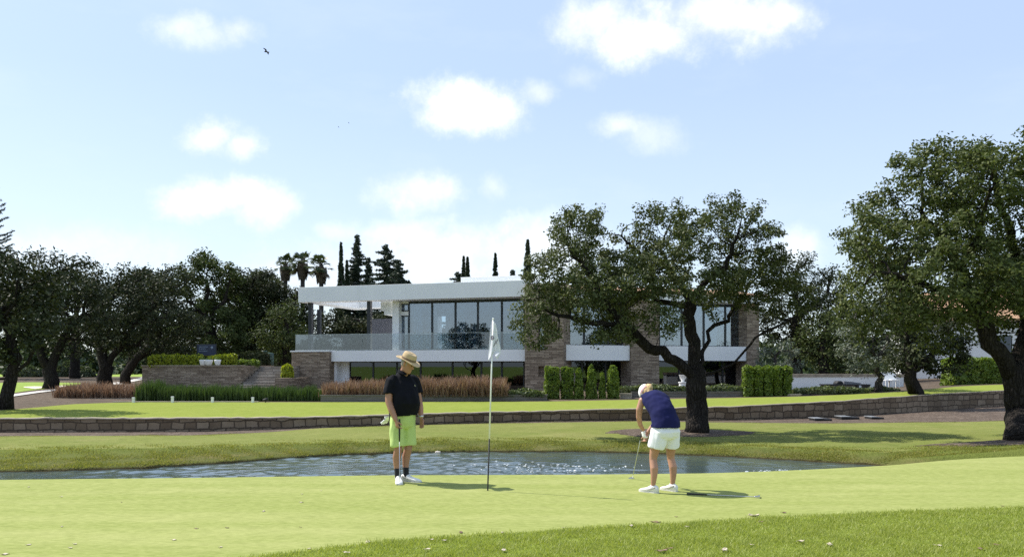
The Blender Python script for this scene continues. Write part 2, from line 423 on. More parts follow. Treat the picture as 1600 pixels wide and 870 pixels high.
def build_bank_grass():
    """longer tufts down the pond bank and along the foot of the wall"""
    rg = np.random.default_rng(5); N = 210000
    px = rg.uniform(-60, 1680, N); t = rg.uniform(0, 1, N)
    Ya = np.interp(px, KP, Y_fs); Yb = np.interp(px, KP, Y_bt) + 1.4
    Y = Ya + .02 + (Yb - Ya) * t
    n2 = 24000; px = np.concatenate([px, rg.uniform(-60, 1680, n2)]); Yw = np.interp(px[N:], KP, Y_lb) - rg.exponential(.10, n2); Y = np.concatenate([Y, Yw])
    X = (px - CX) / F * Y; cl = np.sin(X * 3.1 + 2 * np.sin(Y * 2.3)) * np.sin(Y * 4.1 + X) + rg.normal(0, .5, len(X))
    keep = (cl > -.1) & (rg.uniform(0, 1, len(X)) > np.concatenate([t ** .8, np.zeros(n2)])); px, X, Y, cl = px[keep], X[keep], Y[keep], cl[keep]; n = len(X)
    lo = [np.stack([np.interp(px, KP, c[0]), np.interp(px, KP, c[1])]) for c in CURVES[7:]]
    Z = np.full(n, -9.0)
    for a, b in zip(lo[:-1], lo[1:]):
        f = (Y - a[0]) / np.maximum(b[0] - a[0], 1e-4); m = (f >= 0) & (f <= 1); Z[m] = (a[1] + (b[1] - a[1]) * f)[m]
    ok = Z > -.57; px, X, Y, Z, cl = px[ok], X[ok], Y[ok], Z[ok], cl[ok]; n = len(X)
    fade = np.clip((np.interp(px, KP, Y_bt) + 1.4 - Y) / 1.2, .25, 1)
    h = rg.uniform(.012, .042, n) * fade * (1 + .4 * np.clip(cl, -1, 1)); w = rg.uniform(.004, .011, n); a = rg.uniform(0, 6.283, n); b = rg.uniform(0, 6.283, n); ln = h * rg.uniform(.3, 1.2, n)
    P = np.stack([X, Y, Z + .004 + bumps(X, Y) * (Y > np.interp(px, KP, Y_bt) + .8)], 1); sx = np.stack([np.cos(a) * w, np.sin(a) * w, np.zeros(n)], 1)
    V = np.stack([P - sx, P + sx, P + np.stack([np.cos(b) * ln, np.sin(b) * ln, h], 1)], 1).reshape(-1, 3)
    o = link(np_mesh('grass', V, np.arange(3 * n).reshape(-1, 3)), 'grass', leaf_mat('bank_grass_blade', (.150, .175, .038), (.220, .225, .060), (.36, .31, .12), .4, .6, .9, spec=.05))
    tag(o, 'tufty olive and straw coloured grass on the far pond bank', 'grass', kind='stuff')

def build_rough_grass():
    """blades of the longer fringe in front of the green"""
    rg = np.random.default_rng(3); N = 150000
    px = rg.uniform(330, 1700, N * 2); Y = rg.uniform(6.2, 10.2, N * 2)
    Yf = np.interp(px, KP, Y_fr)
    k = (Y < Yf + rg.normal(0, .05, N * 2)); px, Y = px[k][:N], Y[k][:N]; n = len(px)
    X = (px - CX) / F * Y
    nz = np.sin(X * 8.3 + 3 * np.sin(Y * 5.1)) * .5 + np.sin(X * 3.9 - Y * 7.7 + 1 + 2 * np.sin(X * 2.1)) * .5
    h = rg.uniform(.010, .036, n) * (1 + .45 * nz); w = rg.uniform(.0022, .0045, n)
    a = rg.uniform(0, 6.283, n); lean = rg.uniform(.2, 1.1, n) * h; b = rg.uniform(0, 6.283, n)
    P = np.stack([X, Y, np.zeros(n) + .0005], 1)
    sx = np.stack([np.cos(a) * w, np.sin(a) * w, np.zeros(n)], 1)
    tip = P + np.stack([np.cos(b) * lean, np.sin(b) * lean, h], 1)
    V = np.stack([P - sx, P + sx, tip], 1).reshape(-1, 3)
    o = link(np_mesh('grass', V, np.arange(3 * n).reshape(-1, 3)), 'grass',
             leaf_mat('grass_blade', (.215, .262, .044), (.310, .355, .078), (.45, .46, .17), .4, .5, 5.0))
    tag(o, 'short mown rough grass of the fringe in front of the putting green', 'grass', kind='stuff')
# ================================================================== vegetation
def leaf_quads(C, rad, n_per, L, W, rg, up=0.35, out=None, flat=0.75, droop=0.0):
    """leaf blades scattered round the clump centres C"""
    C = np.asarray(C, float)
    rad = np.broadcast_to(np.asarray(rad, float), (len(C),))
    P = np.repeat(C, n_per, 0); R = np.repeat(rad, n_per)
    d = rg.normal(0, 1, P.shape); d /= np.linalg.norm(d, axis=1)[:, None] + 1e-9
    r = R * rg.uniform(0, 1, len(P)) ** 0.45
    P = P + d * r[:, None] * np.array([1, 1, flat])
    nrm = rg.normal(0, 1, P.shape) + d * 0.6 + np.array([0, 0, up])
    if out is not None:
        o = P - out; o /= np.linalg.norm(o, axis=1)[:, None] + 1e-9
        nrm += o * 0.7
    nrm /= np.linalg.norm(nrm, axis=1)[:, None] + 1e-9
    a = np.cross(nrm, rg.normal(0, 1, P.shape) + np.array([0, 0, -droop])); a /= np.linalg.norm(a, axis=1)[:, None] + 1e-9
    b = np.cross(nrm, a)
    l = (L * rg.uniform(.65, 1.3, len(P)))[:, None] / 2; w = (W * rg.uniform(.7, 1.25, len(P)))[:, None] / 2
    V = np.stack([P - a * l, P + b * w, P + a * l, P - b * w], 1).reshape(-1, 3)
    return V

def quads(V): return np.arange(len(V)).reshape(-1, 4)

def colonize(att, paths, D, di, dk, rg, maxit=90, up=0.05):
    """branches that grow from the drawn limbs towards points in the crown"""
    pos, par = [], []
    for pl in paths:
        pl = [np.array(p, float) for p in pl]
        if pos:
            dd = np.linalg.norm(np.array(pos) - pl[0], axis=1); prev = int(dd.argmin())
        else:
            pos.append(pl[0]); par.append(-1); prev = 0
        for a, b in zip(pl[:-1], pl[1:]):
            n = max(1, int(np.linalg.norm(b - a) / D))
            for k in range(1, n + 1):
                q = a + (b - a) * k / n + rg.normal(0, D * .17, 3)
                pos.append(q); par.append(prev); prev = len(pos) - 1
    P = np.array(pos); par = list(par); kids = [0] * len(pos)
    d = np.full(len(att), 1e9); idx = np.zeros(len(att), int); alive = np.ones(len(att), bool)
    def upd(s):
        Q = P[s:]
        for c in range(0, len(Q), 400):
            q = Q[c:c + 400]; dm = np.linalg.norm(att[:, None] - q[None], axis=2); j = dm.argmin(1); m = dm[np.arange(len(att)), j]
            b = m < d; d[b] = m[b]; idx[b] = j[b] + s + c
    upd(0)
    for it in range(maxit):
        act = alive & (d < di if it > 8 else d < di * 1.6)
        if not act.any(): break
        ids = np.unique(idx[act]); newp, newpar = [], []
        for i in ids:
            v = (att[act & (idx == i)] - P[i]); v /= np.linalg.norm(v, axis=1)[:, None] + 1e-9
            g = v.mean(0) + rg.normal(0, .22, 3) + np.array([0, 0, up]); g /= np.linalg.norm(g) + 1e-9
            if kids[i] > 3: alive[act & (idx == i)] = False; continue
            newp.append(P[i] + g * D); newpar.append(i); kids[i] += 1
        if not newp: break
        s = len(P); P = np.vstack([P, newp]); par += [int(x) for x in newpar]; kids += [0] * len(newp)
        upd(s); alive &= d > dk
    return P, np.array(par)

def radii(P, par, r_base, e=1.66, rmin=.004):
    n = len(P); s = np.zeros(n); nk = np.zeros(n, int)
    for i in range(n - 1, 0, -1):
        if s[i] == 0: s[i] = 1.0
        s[par[i]] += s[i]; nk[par[i]] += 1
    s[0] = max(s[0], 1)
    r = s ** (1 / e); r = r * (r_base / r[0])
    return np.maximum(r, rmin), s, nk

def branch_mesh(P, par, r, flare=None, sides=(9, 6, 4)):
    n = len(P); ch = [[] for _ in range(n)]
    for i in range(1, n): ch[par[i]].append(i)
    m = MB(); stack = [(0, None)]
    while stack:
        i, start = stack.pop(); chain = [] if start is None else [start]
        while True:
            chain.append(i)
            if not ch[i]: break
            k = sorted(ch[i], key=lambda j: -r[j])
            for o in k[1:]: stack.append((o, i))
            i = k[0]
        if len(chain) < 2: continue
        pts = [Vector(P[j]) for j in chain]; rr = [float(r[j]) for j in chain]
        if start is not None: rr[0] = min(rr[0], rr[1] * 1.15)
        if start is None and flare:
            for q in range(len(rr)):
                h = (pts[q] - pts[0]).length; rr[q] *= 1 + flare * math.exp(-h / (2.2 * rr[0] + .05))
        ns = sides[0] if rr[0] > .12 else sides[1] if rr[0] > .04 else sides[2]
        m.tube(pts, rr, ns)
    return m

def lobe_points(lobes, n, rg, shell=0.55):
    """points in ellipsoid lobes [(centre, rx, ry, rz)]"""
    vol = np.array([l[1] * l[2] * l[3] for l in lobes]); cnt = np.maximum(3, (vol ** .85 / (vol ** .85).sum() * n)).astype(int)
    out = []
    for (c, rx, ry, rz), k in zip(lobes, cnt):
        d = rg.normal(0, 1, (k, 3)); d /= np.linalg.norm(d, axis=1)[:, None]
        rr = rg.uniform(shell ** 3, 1, k) ** (1 / 3.)
        out.append(np.array(c) + d * rr[:, None] * np.array([rx, ry, rz]))
    return np.concatenate(out)

BARK = {}
def bark(name, c0, c1):
    t = NT(name); p = t.coord(); q = t.mapping(p, (1, 1, .28))
    n = t.noise(q, 9, 6, .7, .3); v = t.n('ShaderNodeTexVoronoi', Vector=q, Scale=13.0, _feature='DISTANCE_TO_EDGE').outputs['Distance']
    col = t.mix(t.mrange(n, .3, .7), c0, c1); col = t.mix(t.mrange(v, 0.0, .12, .55, 0), col, tuple(x * .5 for x in c0))
    return t.done(t.bsdf(col, .95, t.bump(t.math('ADD', n, t.mrange(v, 0, .25)), 1.0, .05), Specular__IOR__Level=.1))
BARK['cork'] = bark('cork_oak_bark', (.018, .015, .013), (.052, .045, .039))
BARK['grey'] = bark('grey_bark', (.06, .055, .05), (.13, .12, .105))
LEAF = {
 'oak': leaf_mat('oak_leaves', (.036, .050, .016), (.076, .094, .030), (.155, .165, .072), .22, .55, .7, spec=.18),
 'oak2': leaf_mat('cork_oak_leaves', (.038, .054, .015), (.080, .100, .029), (.150, .165, .062), .24, .55, .6, spec=.18),
 'dark': leaf_mat('evergreen_leaves', (.016, .023, .010), (.032, .041, .017), (.075, .082, .038), .14, .6, .5, spec=.12),
 'mid': leaf_mat('broadleaf_leaves', (.030, .046, .014), (.058, .078, .024), (.105, .120, .045), .22, .6, .4, spec=.12),
 'olive': leaf_mat('olive_leaves', (.075, .095, .065), (.125, .145, .105), (.20, .22, .17), .2, .5, .8),
 'conifer': leaf_mat('conifer_needles', (.018, .032, .020), (.034, .052, .030), (.055, .075, .042), .1, .6, .4),
 'cypress': leaf_mat('cypress_sprays', (.016, .030, .014), (.030, .048, .020), (.050, .070, .030), .1, .6, .6),
 'hedge': leaf_mat('hedge_leaves', (.075, .130, .018), (.150, .215, .030), (.260, .310, .060), .35, .5, 2.0),
 'yellow': leaf_mat('golden_hedge_leaves', (.150, .190, .012), (.300, .340, .022), (.450, .470, .050), .4, .5, 2.0),
 'low': leaf_mat('low_hedge_leaves', (.060, .085, .035), (.110, .140, .055), (.190, .210, .100), .25, .5, 2.0),
 'palm': leaf_mat('palm_leaves', (.030, .045, .018), (.055, .075, .028), (.095, .110, .045), .2, .45, .8),
 'far': leaf_mat('far_hazed_leaves', (.045, .065, .035), (.075, .098, .050), (.110, .130, .075), .2, .6, .12),  # distance haze is put into these paler leaf tones
 'brown': leaf_mat('ornamental_grass_blades', (.13, .076, .046), (.25, .158, .102), (.40, .29, .205), .3, .6, 1.2, (1.15, 1.05, .9)),
 'reed': leaf_mat('reed_blades', (.030, .060, .014), (.055, .095, .024), (.095, .140, .040), .3, .5, 1.2),
}

def tree(name, label, cat, base, limbs, lobes_px, Y, leaf, r_base, n_att=400, leaves=26, L=.09, W=.05, clump=.24, D=.26, di=1.6, dk=.36, seed=1,
         depth=1.0, bk='cork', group=None, shell=.55, flare=.6, tip_levels=3, depth_off=True, up=.35, trunk_name='trunk', tufts=0):
    """tree: drawn trunk and limbs, grown branches, a crown of single leaves.
    limbs: polylines of (px, py, dy); lobes_px: (px, py, rx, ry[, dy]) in photo pixels at distance Y"""
    rg = np.random.default_rng(seed); s = Y / F
    paths = [[at(p[0], p[1], Y + (p[2] if len(p) > 2 else 0)) for p in pl] for pl in limbs]
    b = base if base is not None else paths[0][0]
    paths[0][0] = Vector((b[0], b[1], b[2] - .08))
    lobes = []
    for k, l in enumerate(lobes_px):
        rx, rz = l[2] * s, l[3] * s; ry = (rx + rz) / 2 * depth
        dy = l[4] if len(l) > 4 else (rg.uniform(-.5, .5) * ry * 1.4 if depth_off else 0)
        c = at(l[0], l[1], Y); lobes.append(((c.x, c.y + dy, c.z), rx, ry, rz))
    for l in list(lobes) if tufts else []:            # tufts breaking the outline
        for q in range(tufts):
            d = rg.normal(0, 1, 3); d /= np.linalg.norm(d); f = rg.uniform(.24, .40)
            lobes.append((tuple(np.array(l[0]) + d * np.array(l[1:4]) * rg.uniform(.95, 1.25)), l[1] * f, l[2] * f, l[3] * f))
    att = lobe_points(lobes, n_att, rg, shell)
    P, par = colonize(att, paths, D, di, dk, rg)
    r, cnt, nk = radii(P, par, r_base)
    root = thing(name, label, cat, b, group)
    link(branch_mesh(P, par, r, flare).mesh(trunk_name, True), trunk_name, BARK[bk], root)
    # nodes near the tips carry the leaves
    lev = np.zeros(len(P), int)
    for i in range(len(P) - 1, 0, -1): lev[par[i]] = max(lev[par[i]], lev[i] + 1)
    n0 = sum(len(p) for p in paths)
    tips = P[(lev < tip_levels) & (np.arange(len(P)) > n0)]
    cen = np.array([sum(l[0][k] for l in lobes) / len(lobes) for k in range(3)]) - np.array([0, 0, 1.0])
    V = leaf_quads(tips, clump * rg.uniform(.7, 1.25, len(tips)), leaves, L, W, rg, up, cen)
    link(np_mesh('crown', V, quads(V)), 'crown', LEAF[leaf], root)
    return root

def ground_at(px, Y):
    X = (px - CX) / F * Y; return Vector((X, Y, gz(X, Y)))

def build_oaks():
    Y = 24.15
    b = hit(1088, 676)
    tree('oak_tree', 'spreading oak with forked dark trunk in a mulch ring beyond the pond', 'tree', b,
         [[(1088, 676), (1088, 640), (1089, 605), (1091, 578)],
          [(1086, 590), (1062, 568, -.2), (1035, 552, -.4), (1003, 534, -.6), (975, 510, -.8), (950, 480, -1.0), (930, 440, -.9), (905, 405, -.7)],
          [(975, 510, -.8), (940, 505, -1.2), (900, 500, -1.3), (862, 490, -1.3)],
          [(1096, 588), (1122, 577, .1), (1152, 562, -.1), (1172, 538, -.3), (1192, 519, -.4), (1225, 505, -.4), (1250, 488, -.3)],
          [(1090, 578), (1083, 545, .3), (1079, 505, .4), (1077, 470, .5), (1062, 445, .5), (1045, 415, .4), (1030, 380, .2)],
          [(1095, 572), (1103, 540, .6), (1110, 518, .7), (1135, 502, .9), (1152, 478, 1.0), (1165, 450, .9)],
          [(1077, 470, .5), (1105, 440, .3), (1135, 415, .0), (1150, 375, -.2)],
          [(1077, 480, .5), (1025, 470, 1.2), (985, 455, 1.6), (950, 420, 1.7)],
          [(1045, 415, .4), (1000, 395, .6), (970, 370, .8)]],
         [(838, 505, 38, 46, -1.3), (838, 450, 32, 38, -1.0), (880, 420, 45, 50, -.9), (898, 365, 48, 45, -.4), (930, 400, 45, 50, .6), (905, 470, 52, 42, -1.2),
          (960, 505, 36, 38, -.9), (925, 520, 26, 22, -1.4), (985, 420, 50, 45, .4), (1000, 370, 38, 40, .8), (1040, 345, 42, 36, .0), (1055, 395, 40, 38, -.9),
          (1090, 365, 36, 40, .9), (1130, 345, 48, 40, -.3), (1165, 350, 28, 30, .3), (1150, 400, 48, 40, .9), (1195, 400, 44, 46, -.3), (1120, 440, 44, 28, -1.0), (1170, 455, 56, 32, .2),
          (1225, 455, 42, 42, .3), (1250, 472, 28, 24, -.3), (1000, 470, 50, 34, 1.3), (1050, 460, 38, 26, -1.4), (955, 450, 45, 40, 1.6), (1020, 505, 30, 24, -1.5), (1258, 445, 20, 24, .2), (1015, 435, 50, 38, -1.2), (945, 450, 46, 36, -1.5), (1060, 425, 40, 30, 1.2), (1150, 440, 48, 30, 1.3), (880, 460, 36, 34, .2), (1020, 400, 44, 34, 1.0)],
         Y, 'oak', .285, n_att=3100, leaves=46, L=.100, W=.054, clump=.25, D=.20, di=1.3, dk=.25, seed=11, depth=1.0, shell=.2, tip_levels=4, flare=.35, tufts=4)
    Y = 21.2
    b = hit(1600, 689)
    tree('oak_tree', 'tallest oak with massive rounded crown and leaning limb at the green edge', 'tree', b,
         [[(1600, 689), (1596, 650), (1592, 610), (1588, 575)],
          [(1590, 585), (1565, 556, -.2), (1547, 538, -.3), (1535, 505, -.2), (1522, 465, .1), (1500, 420, .2), (1470, 370, .2), (1440, 330, .1)],
          [(1522, 465, .1), (1480, 455, -.6), (1430, 440, -1.0), (1380, 425, -1.2)],
          [(1590, 580), (1600, 530, .3), (1605, 470, .6), (1590, 400, .8), (1565, 330, .8), (1550, 270, .7)],
          [(1600, 530, .3), (1650, 480, .2), (1690, 420, 0), (1710, 350, 0)],
          [(1500, 420, .2), (1530, 370, -.9), (1540, 310, -1.2)],
          [(1605, 470, .6), (1640, 400, -.8), (1640, 330, -1.0)]],
         [(1345, 445, 48, 50, -.6), (1330, 490, 36, 36, -.3), (1385, 385, 60, 55, -.4), (1420, 440, 55, 48, -1.6), (1400, 330, 50, 45, .4), (1440, 280, 58, 48, -.3), (1480, 240, 52, 30, .3),
          (1500, 300, 60, 55, -1.3), (1470, 370, 62, 55, -1.0), (1545, 250, 58, 38, .2), (1600, 250, 58, 36, -.6), (1560, 330, 60, 60, 1.3), (1610, 330, 60, 60, -1.4),
          (1560, 410, 55, 50, .3), (1620, 420, 58, 55, .9), (1660, 300, 70, 70, .3), (1700, 400, 80, 80, -.2), (1660, 480, 60, 45, -.9), (1455, 420, 52, 44, 1.6), (1420, 375, 60, 60, 1.6),
          (1505, 440, 44, 34, -1.8), (1390, 490, 46, 34, -1.0), (1350, 540, 0.1, 0.1), (1580, 470, 36, 30, -1.3), (1440, 470, 44, 26, -1.6), (1475, 495, 46, 30, -1.2), (1522, 478, 38, 28, -1.4), (1600, 480, 40, 40, .9), (1590, 515, 26, 24, 1.0), (1645, 530, 40, 30, .6), (1500, 530, 26, 22, 1.2)],
         Y, 'oak2', .34, n_att=3900, leaves=42, L=.108, W=.058, clump=.28, D=.21, di=1.3, dk=.25, seed=23, depth=1.05, shell=.25, tip_levels=4, flare=.3, tufts=4)
    # young trees on the upper lawn
    tree('olive_tree', 'small grey leaved tree with a thin pale trunk before the white garden wall', 'tree', ground_at(1372, 37.0),
         [[(1372, 614), (1373, 590), (1371, 565), (1365, 540)], [(1371, 565), (1350, 530), (1335, 510)], [(1371, 560), (1392, 525), (1400, 500)]],
         [(1345, 525, 36, 36), (1375, 495, 40, 34), (1395, 535, 32, 36), (1330, 560, 26, 22), (1362, 560, 30, 24), (1410, 500, 28, 26)], 37.0, 'olive', .13,
         n_att=520, leaves=44, L=.19, W=.07, clump=.45, D=.34, di=2.2, dk=.5, seed=5, bk='grey')
    tree('oak_tree', 'young dark tree with curved trunk rising just behind the low stone wall', 'tree', ground_at(1432, 34.5),
         [[(1434, 634), (1433, 612), (1424, 590), (1420, 570)], [(1424, 588), (1450, 560), (1475, 535)], [(1420, 570), (1415, 530), (1425, 495)]],
         [(1440, 530, 46, 42), (1475, 520, 44, 38), (1415, 560, 40, 28), (1480, 560, 38, 28), (1430, 490, 40, 30), (1500, 500, 28, 30), (1450, 575, 30, 14)], 34.5, 'dark', .21,
         n_att=700, leaves=48, L=.18, W=.09, clump=.45, D=.34, di=2.2, dk=.5, seed=6)

def build_background_trees():
    O = dict(n_att=520, leaves=70, clump=.74, D=.5, di=3.4, dk=.7, shell=.3, tip_levels=4, flare=.3, tufts=2)
    tree('oak_tree', 'dark oak with forked trunk at the lawn end, crown cut by the photo edge', 'tree', ground_at(10, 27.5),
         [[(6, 642), (14, 615), (20, 590), (22, 560)], [(18, 600), (0, 588), (-30, 575)], [(20, 590), (42, 570), (60, 540)], [(22, 560), (10, 520), (0, 480)]],
         [(-30, 450, 60, 55), (10, 430, 52, 42), (45, 455, 46, 48), (-40, 520, 60, 40), (20, 500, 50, 45), (65, 510, 38, 40), (-10, 545, 40, 22)], 27.5, 'dark', .19,
         n_att=900, leaves=44, L=.18, W=.09, clump=.42, D=.32, di=2.2, dk=.42, seed=31, tip_levels=4, flare=.3)
    tree('oak_tree', 'broad dark oak with thick leaning trunk beside the sand bunker', 'tree', ground_at(78, 44.5),
         [[(78, 607), (76, 580), (70, 560), (64, 540)], [(75, 575), (95, 545), (110, 510)], [(66, 545), (50, 500), (60, 460)]],
         [(60, 470, 46, 50), (100, 430, 48, 40), (130, 450, 42, 46), (90, 500, 55, 40), (150, 500, 38, 40), (125, 530, 40, 26), (60, 530, 40, 24), (85, 415, 30, 25)], 44.5, 'dark', .33, L=0.194, W=0.101, seed=32, **O)
    tree('oak_tree', 'wide dark oak with short stout trunk standing behind the brown grass bed', 'tree', ground_at(165, 50),
         [[(165, 599), (164, 575), (160, 560)], [(164, 572), (185, 550), (200, 525)], [(161, 560), (150, 520), (165, 470)]],
         [(165, 450, 46, 36), (205, 455, 50, 40), (150, 500, 40, 36), (220, 500, 52, 42), (185, 520, 55, 36), (245, 470, 36, 44), (205, 430, 36, 20)], 50, 'dark', .38, L=0.209, W=0.109, seed=33, **O)
    tree('oak_tree', 'dark oak with two low trunks shading the end of the stone terrace wall', 'tree', ground_at(196, 56),
         [[(192, 597), (196, 575), (205, 555)], [(193, 590), (215, 565), (235, 540)]],
         [(255, 490, 42, 50), (240, 540, 46, 30), (280, 520, 40, 46), (265, 440, 34, 30), (215, 470, 30, 40)], 56, 'dark', .30, L=0.216, W=0.109, seed=34, **O)
    tree('pine_tree', 'tall bushy green tree topping the row behind the terrace hedge', 'tree', ground_at(330, 72),
         [[(330, 585), (330, 540), (325, 490), (322, 440)], [(325, 500), (350, 470), (355, 450)], [(326, 500), (295, 470), (290, 450)]],
         [(320, 425, 40, 34), (300, 450, 32, 34), (345, 445, 34, 34), (330, 490, 55, 40), (300, 530, 50, 36), (355, 530, 46, 40), (318, 405, 22, 16)], 72, 'mid', .5, L=0.259, W=0.156, seed=35, **O)
    tree('oak_tree', 'small dark round tree just behind the dark green hedge at the steps', 'tree', ground_at(392, 76),
         [[(392, 585), (392, 540), (392, 480)]], [(378, 443, 28, 26), (410, 446, 30, 26), (405, 470, 34, 36), (385, 520, 38, 44), (420, 505, 32, 36), (370, 480, 24, 34)], 76, 'dark', .45, L=0.259, W=0.140, seed=36, **O)
    tree('oak_tree', 'dark tree at the foot of the palms beside the roof corner', 'tree', ground_at(440, 78),
         [[(440, 585), (440, 540), (436, 480)]], [(430, 452, 20, 18), (452, 468, 26, 22), (420, 475, 28, 30), (455, 490, 36, 40), (470, 530, 32, 36), (445, 545, 40, 36)], 78, 'dark', .45, L=0.259, W=0.140, seed=37, **O)
    tree('oak_tree', 'lighter grey green rounded tree close behind the terrace stone block', 'tree', ground_at(445, 60),
         [[(445, 590), (445, 550), (448, 510)]], [(445, 495, 28, 24), (430, 525, 30, 26), (458, 525, 26, 30), (445, 550, 34, 22)], 60, 'mid', .3, L=0.187, W=0.094, seed=38, **O)
    tree('oak_tree', 'black green tree in the deep shade behind the covered terrace', 'tree', ground_at(560, 70),
         [[(540, 585), (545, 540), (550, 500)]], [(520, 520, 40, 36), (560, 525, 44, 34), (600, 520, 36, 38), (540, 560, 60, 24), (495, 545, 34, 30)], 70, 'dark', .4, L=0.245, W=0.133, seed=39, **O)
    tree('oak_tree', 'dark filler tree between the broad oaks behind the blue sign', 'tree', ground_at(240, 78),
         [[(240, 588), (240, 540), (240, 490)]], [(225, 440, 36, 26), (260, 480, 40, 44), (300, 500, 40, 44), (230, 520, 40, 40), (270, 550, 50, 28), (330, 555, 40, 26)], 78, 'dark', .45, L=0.274, W=0.148, seed=40, **O)
    tree('oak_tree', 'far dark tree closing the gaps between the three broad oaks', 'tree', ground_at(118, 80),
         [[(118, 588), (118, 540), (118, 490)]], [(40, 455, 44, 36), (70, 500, 44, 36), (118, 455, 44, 36), (125, 505, 46, 34), (170, 470, 40, 40), (185, 515, 40, 30), (0, 480, 40, 40)], 80, 'dark', .42, L=.27, W=.15, seed=46, **O)
    tree('oak_tree', 'mid green tree filling the space between the tall bushy tree and the palms', 'tree', ground_at(408, 84),
         [[(408, 588), (408, 540), (408, 490)]], [(372, 452, 26, 24), (400, 440, 24, 22), (425, 448, 22, 24), (398, 490, 44, 36), (430, 500, 30, 34)], 84, 'mid', .4, L=.27, W=.15, seed=47, **O)
    # beyond the garden, at the other side
    tree('oak_tree', 'dark tree filling the gap between the house end and the tallest oak', 'tree', ground_at(1245, 56),
         [[(1245, 590), (1245, 550), (1245, 490)]], [(1225, 430, 34, 32), (1265, 440, 36, 36), (1240, 480, 48, 40), (1295, 470, 40, 46), (1210, 500, 34, 34), (1270, 530, 44, 34)], 56, 'dark', .4, L=0.202, W=0.109, seed=41, **O)
    tree('oak_tree', 'brownish dark tree with low crown behind the white garden wall', 'tree', ground_at(1290, 52),
         [[(1290, 590), (1288, 560), (1285, 530)]], [(1275, 540, 32, 30), (1305, 535, 30, 34), (1290, 510, 36, 26), (1300, 565, 34, 20), (1330, 560, 28, 24)], 52, 'mid', .3, L=0.187, W=0.101, seed=42, **O)
    tree('shrub', 'silvery feathery shrub between the house end and the white garden wall', 'shrub', ground_at(1212, 48),
         [[(1212, 592), (1212, 575), (1210, 560)]], [(1200, 555, 20, 20), (1225, 550, 24, 22), (1212, 572, 30, 16), (1245, 565, 18, 20)], 48, 'olive', .12, L=0.173, W=0.055, seed=43, bk='grey', trunk_name='stem', **{**O, 'clump': .4, 'n_att': 200})
    tree('oak_tree', 'broad dark tree rising behind the far house beyond the tallest oak', 'tree', ground_at(1560, 80),
         [[(1560, 580), (1560, 520), (1560, 460)]], [(1530, 440, 40, 40), (1600, 430, 60, 50), (1660, 470, 60, 60), (1580, 490, 60, 40), (1490, 460, 30, 30)], 80, 'dark', .5, L=0.288, W=0.156, seed=44, **O)
    tree('oak_tree', 'dark green tree behind the clipped hedge and young trees', 'tree', ground_at(1420, 58),
         [[(1420, 590), (1420, 550), (1420, 500)]], [(1400, 480, 40, 44), (1440, 500, 30, 40), (1370, 520, 40, 44), (1340, 500, 34, 40), (1430, 560, 40, 26)], 58, 'dark', .4, L=0.216, W=0.117, seed=45, **O)

    # Norfolk pine
    Y = 75; root = thing('pine_tree', 'tall tiered pine spire with upswept whorls cut by the photo edge', 'tree', ground_at(-38, Y))
    rg = np.random.default_rng(51); m = MB(); V = []
    top, bot = at(-38, 215, Y), ground_at(-38, Y); m.tube([bot, top], [.4, .03], 8)
    z0 = at(0, 470, Y).z; k = 0; z = z0
    while z < top.z - .2:
        f = (top.z - z) / (top.z - z0); Lr = .35 + 4.1 * f ** .85; nb = 6
        for i in range(nb):
            a = 6.283 * (i + .5 * (k % 2)) / nb + rg.uniform(-.15, .15); ln = Lr * rg.uniform(.85, 1.1)
            pts = [Vector((bot.x + math.cos(a) * ln * t, bot.y + math.sin(a) * ln * t, z - .10 * ln * math.sin(t * 2.2) + .28 * ln * t ** 2.5)) for t in (0, .25, .5, .75, 1)]
            m.tube(pts, [.05, .04, .03, .02, .01], 4)
            c = [pts[0].lerp(pts[-1], 0)] ; c = []
            for q in range(int(ln * 9)):
                t = .12 + .88 * q / max(1, int(ln * 9)); j = min(3, int(t * 4)); c.append(pts[j].lerp(pts[j + 1], t * 4 - j))
            if c: V.append(leaf_quads(np.array(c), .15, 9, .30, .07, rg, .9, None, .6))
        z += .75 - .25 * (1 - f); k += 1
    m.build('trunk', BARK['grey'], root, True)
    V = np.concatenate(V); link(np_mesh('crown', V, quads(V)), 'crown', LEAF['conifer'], root)

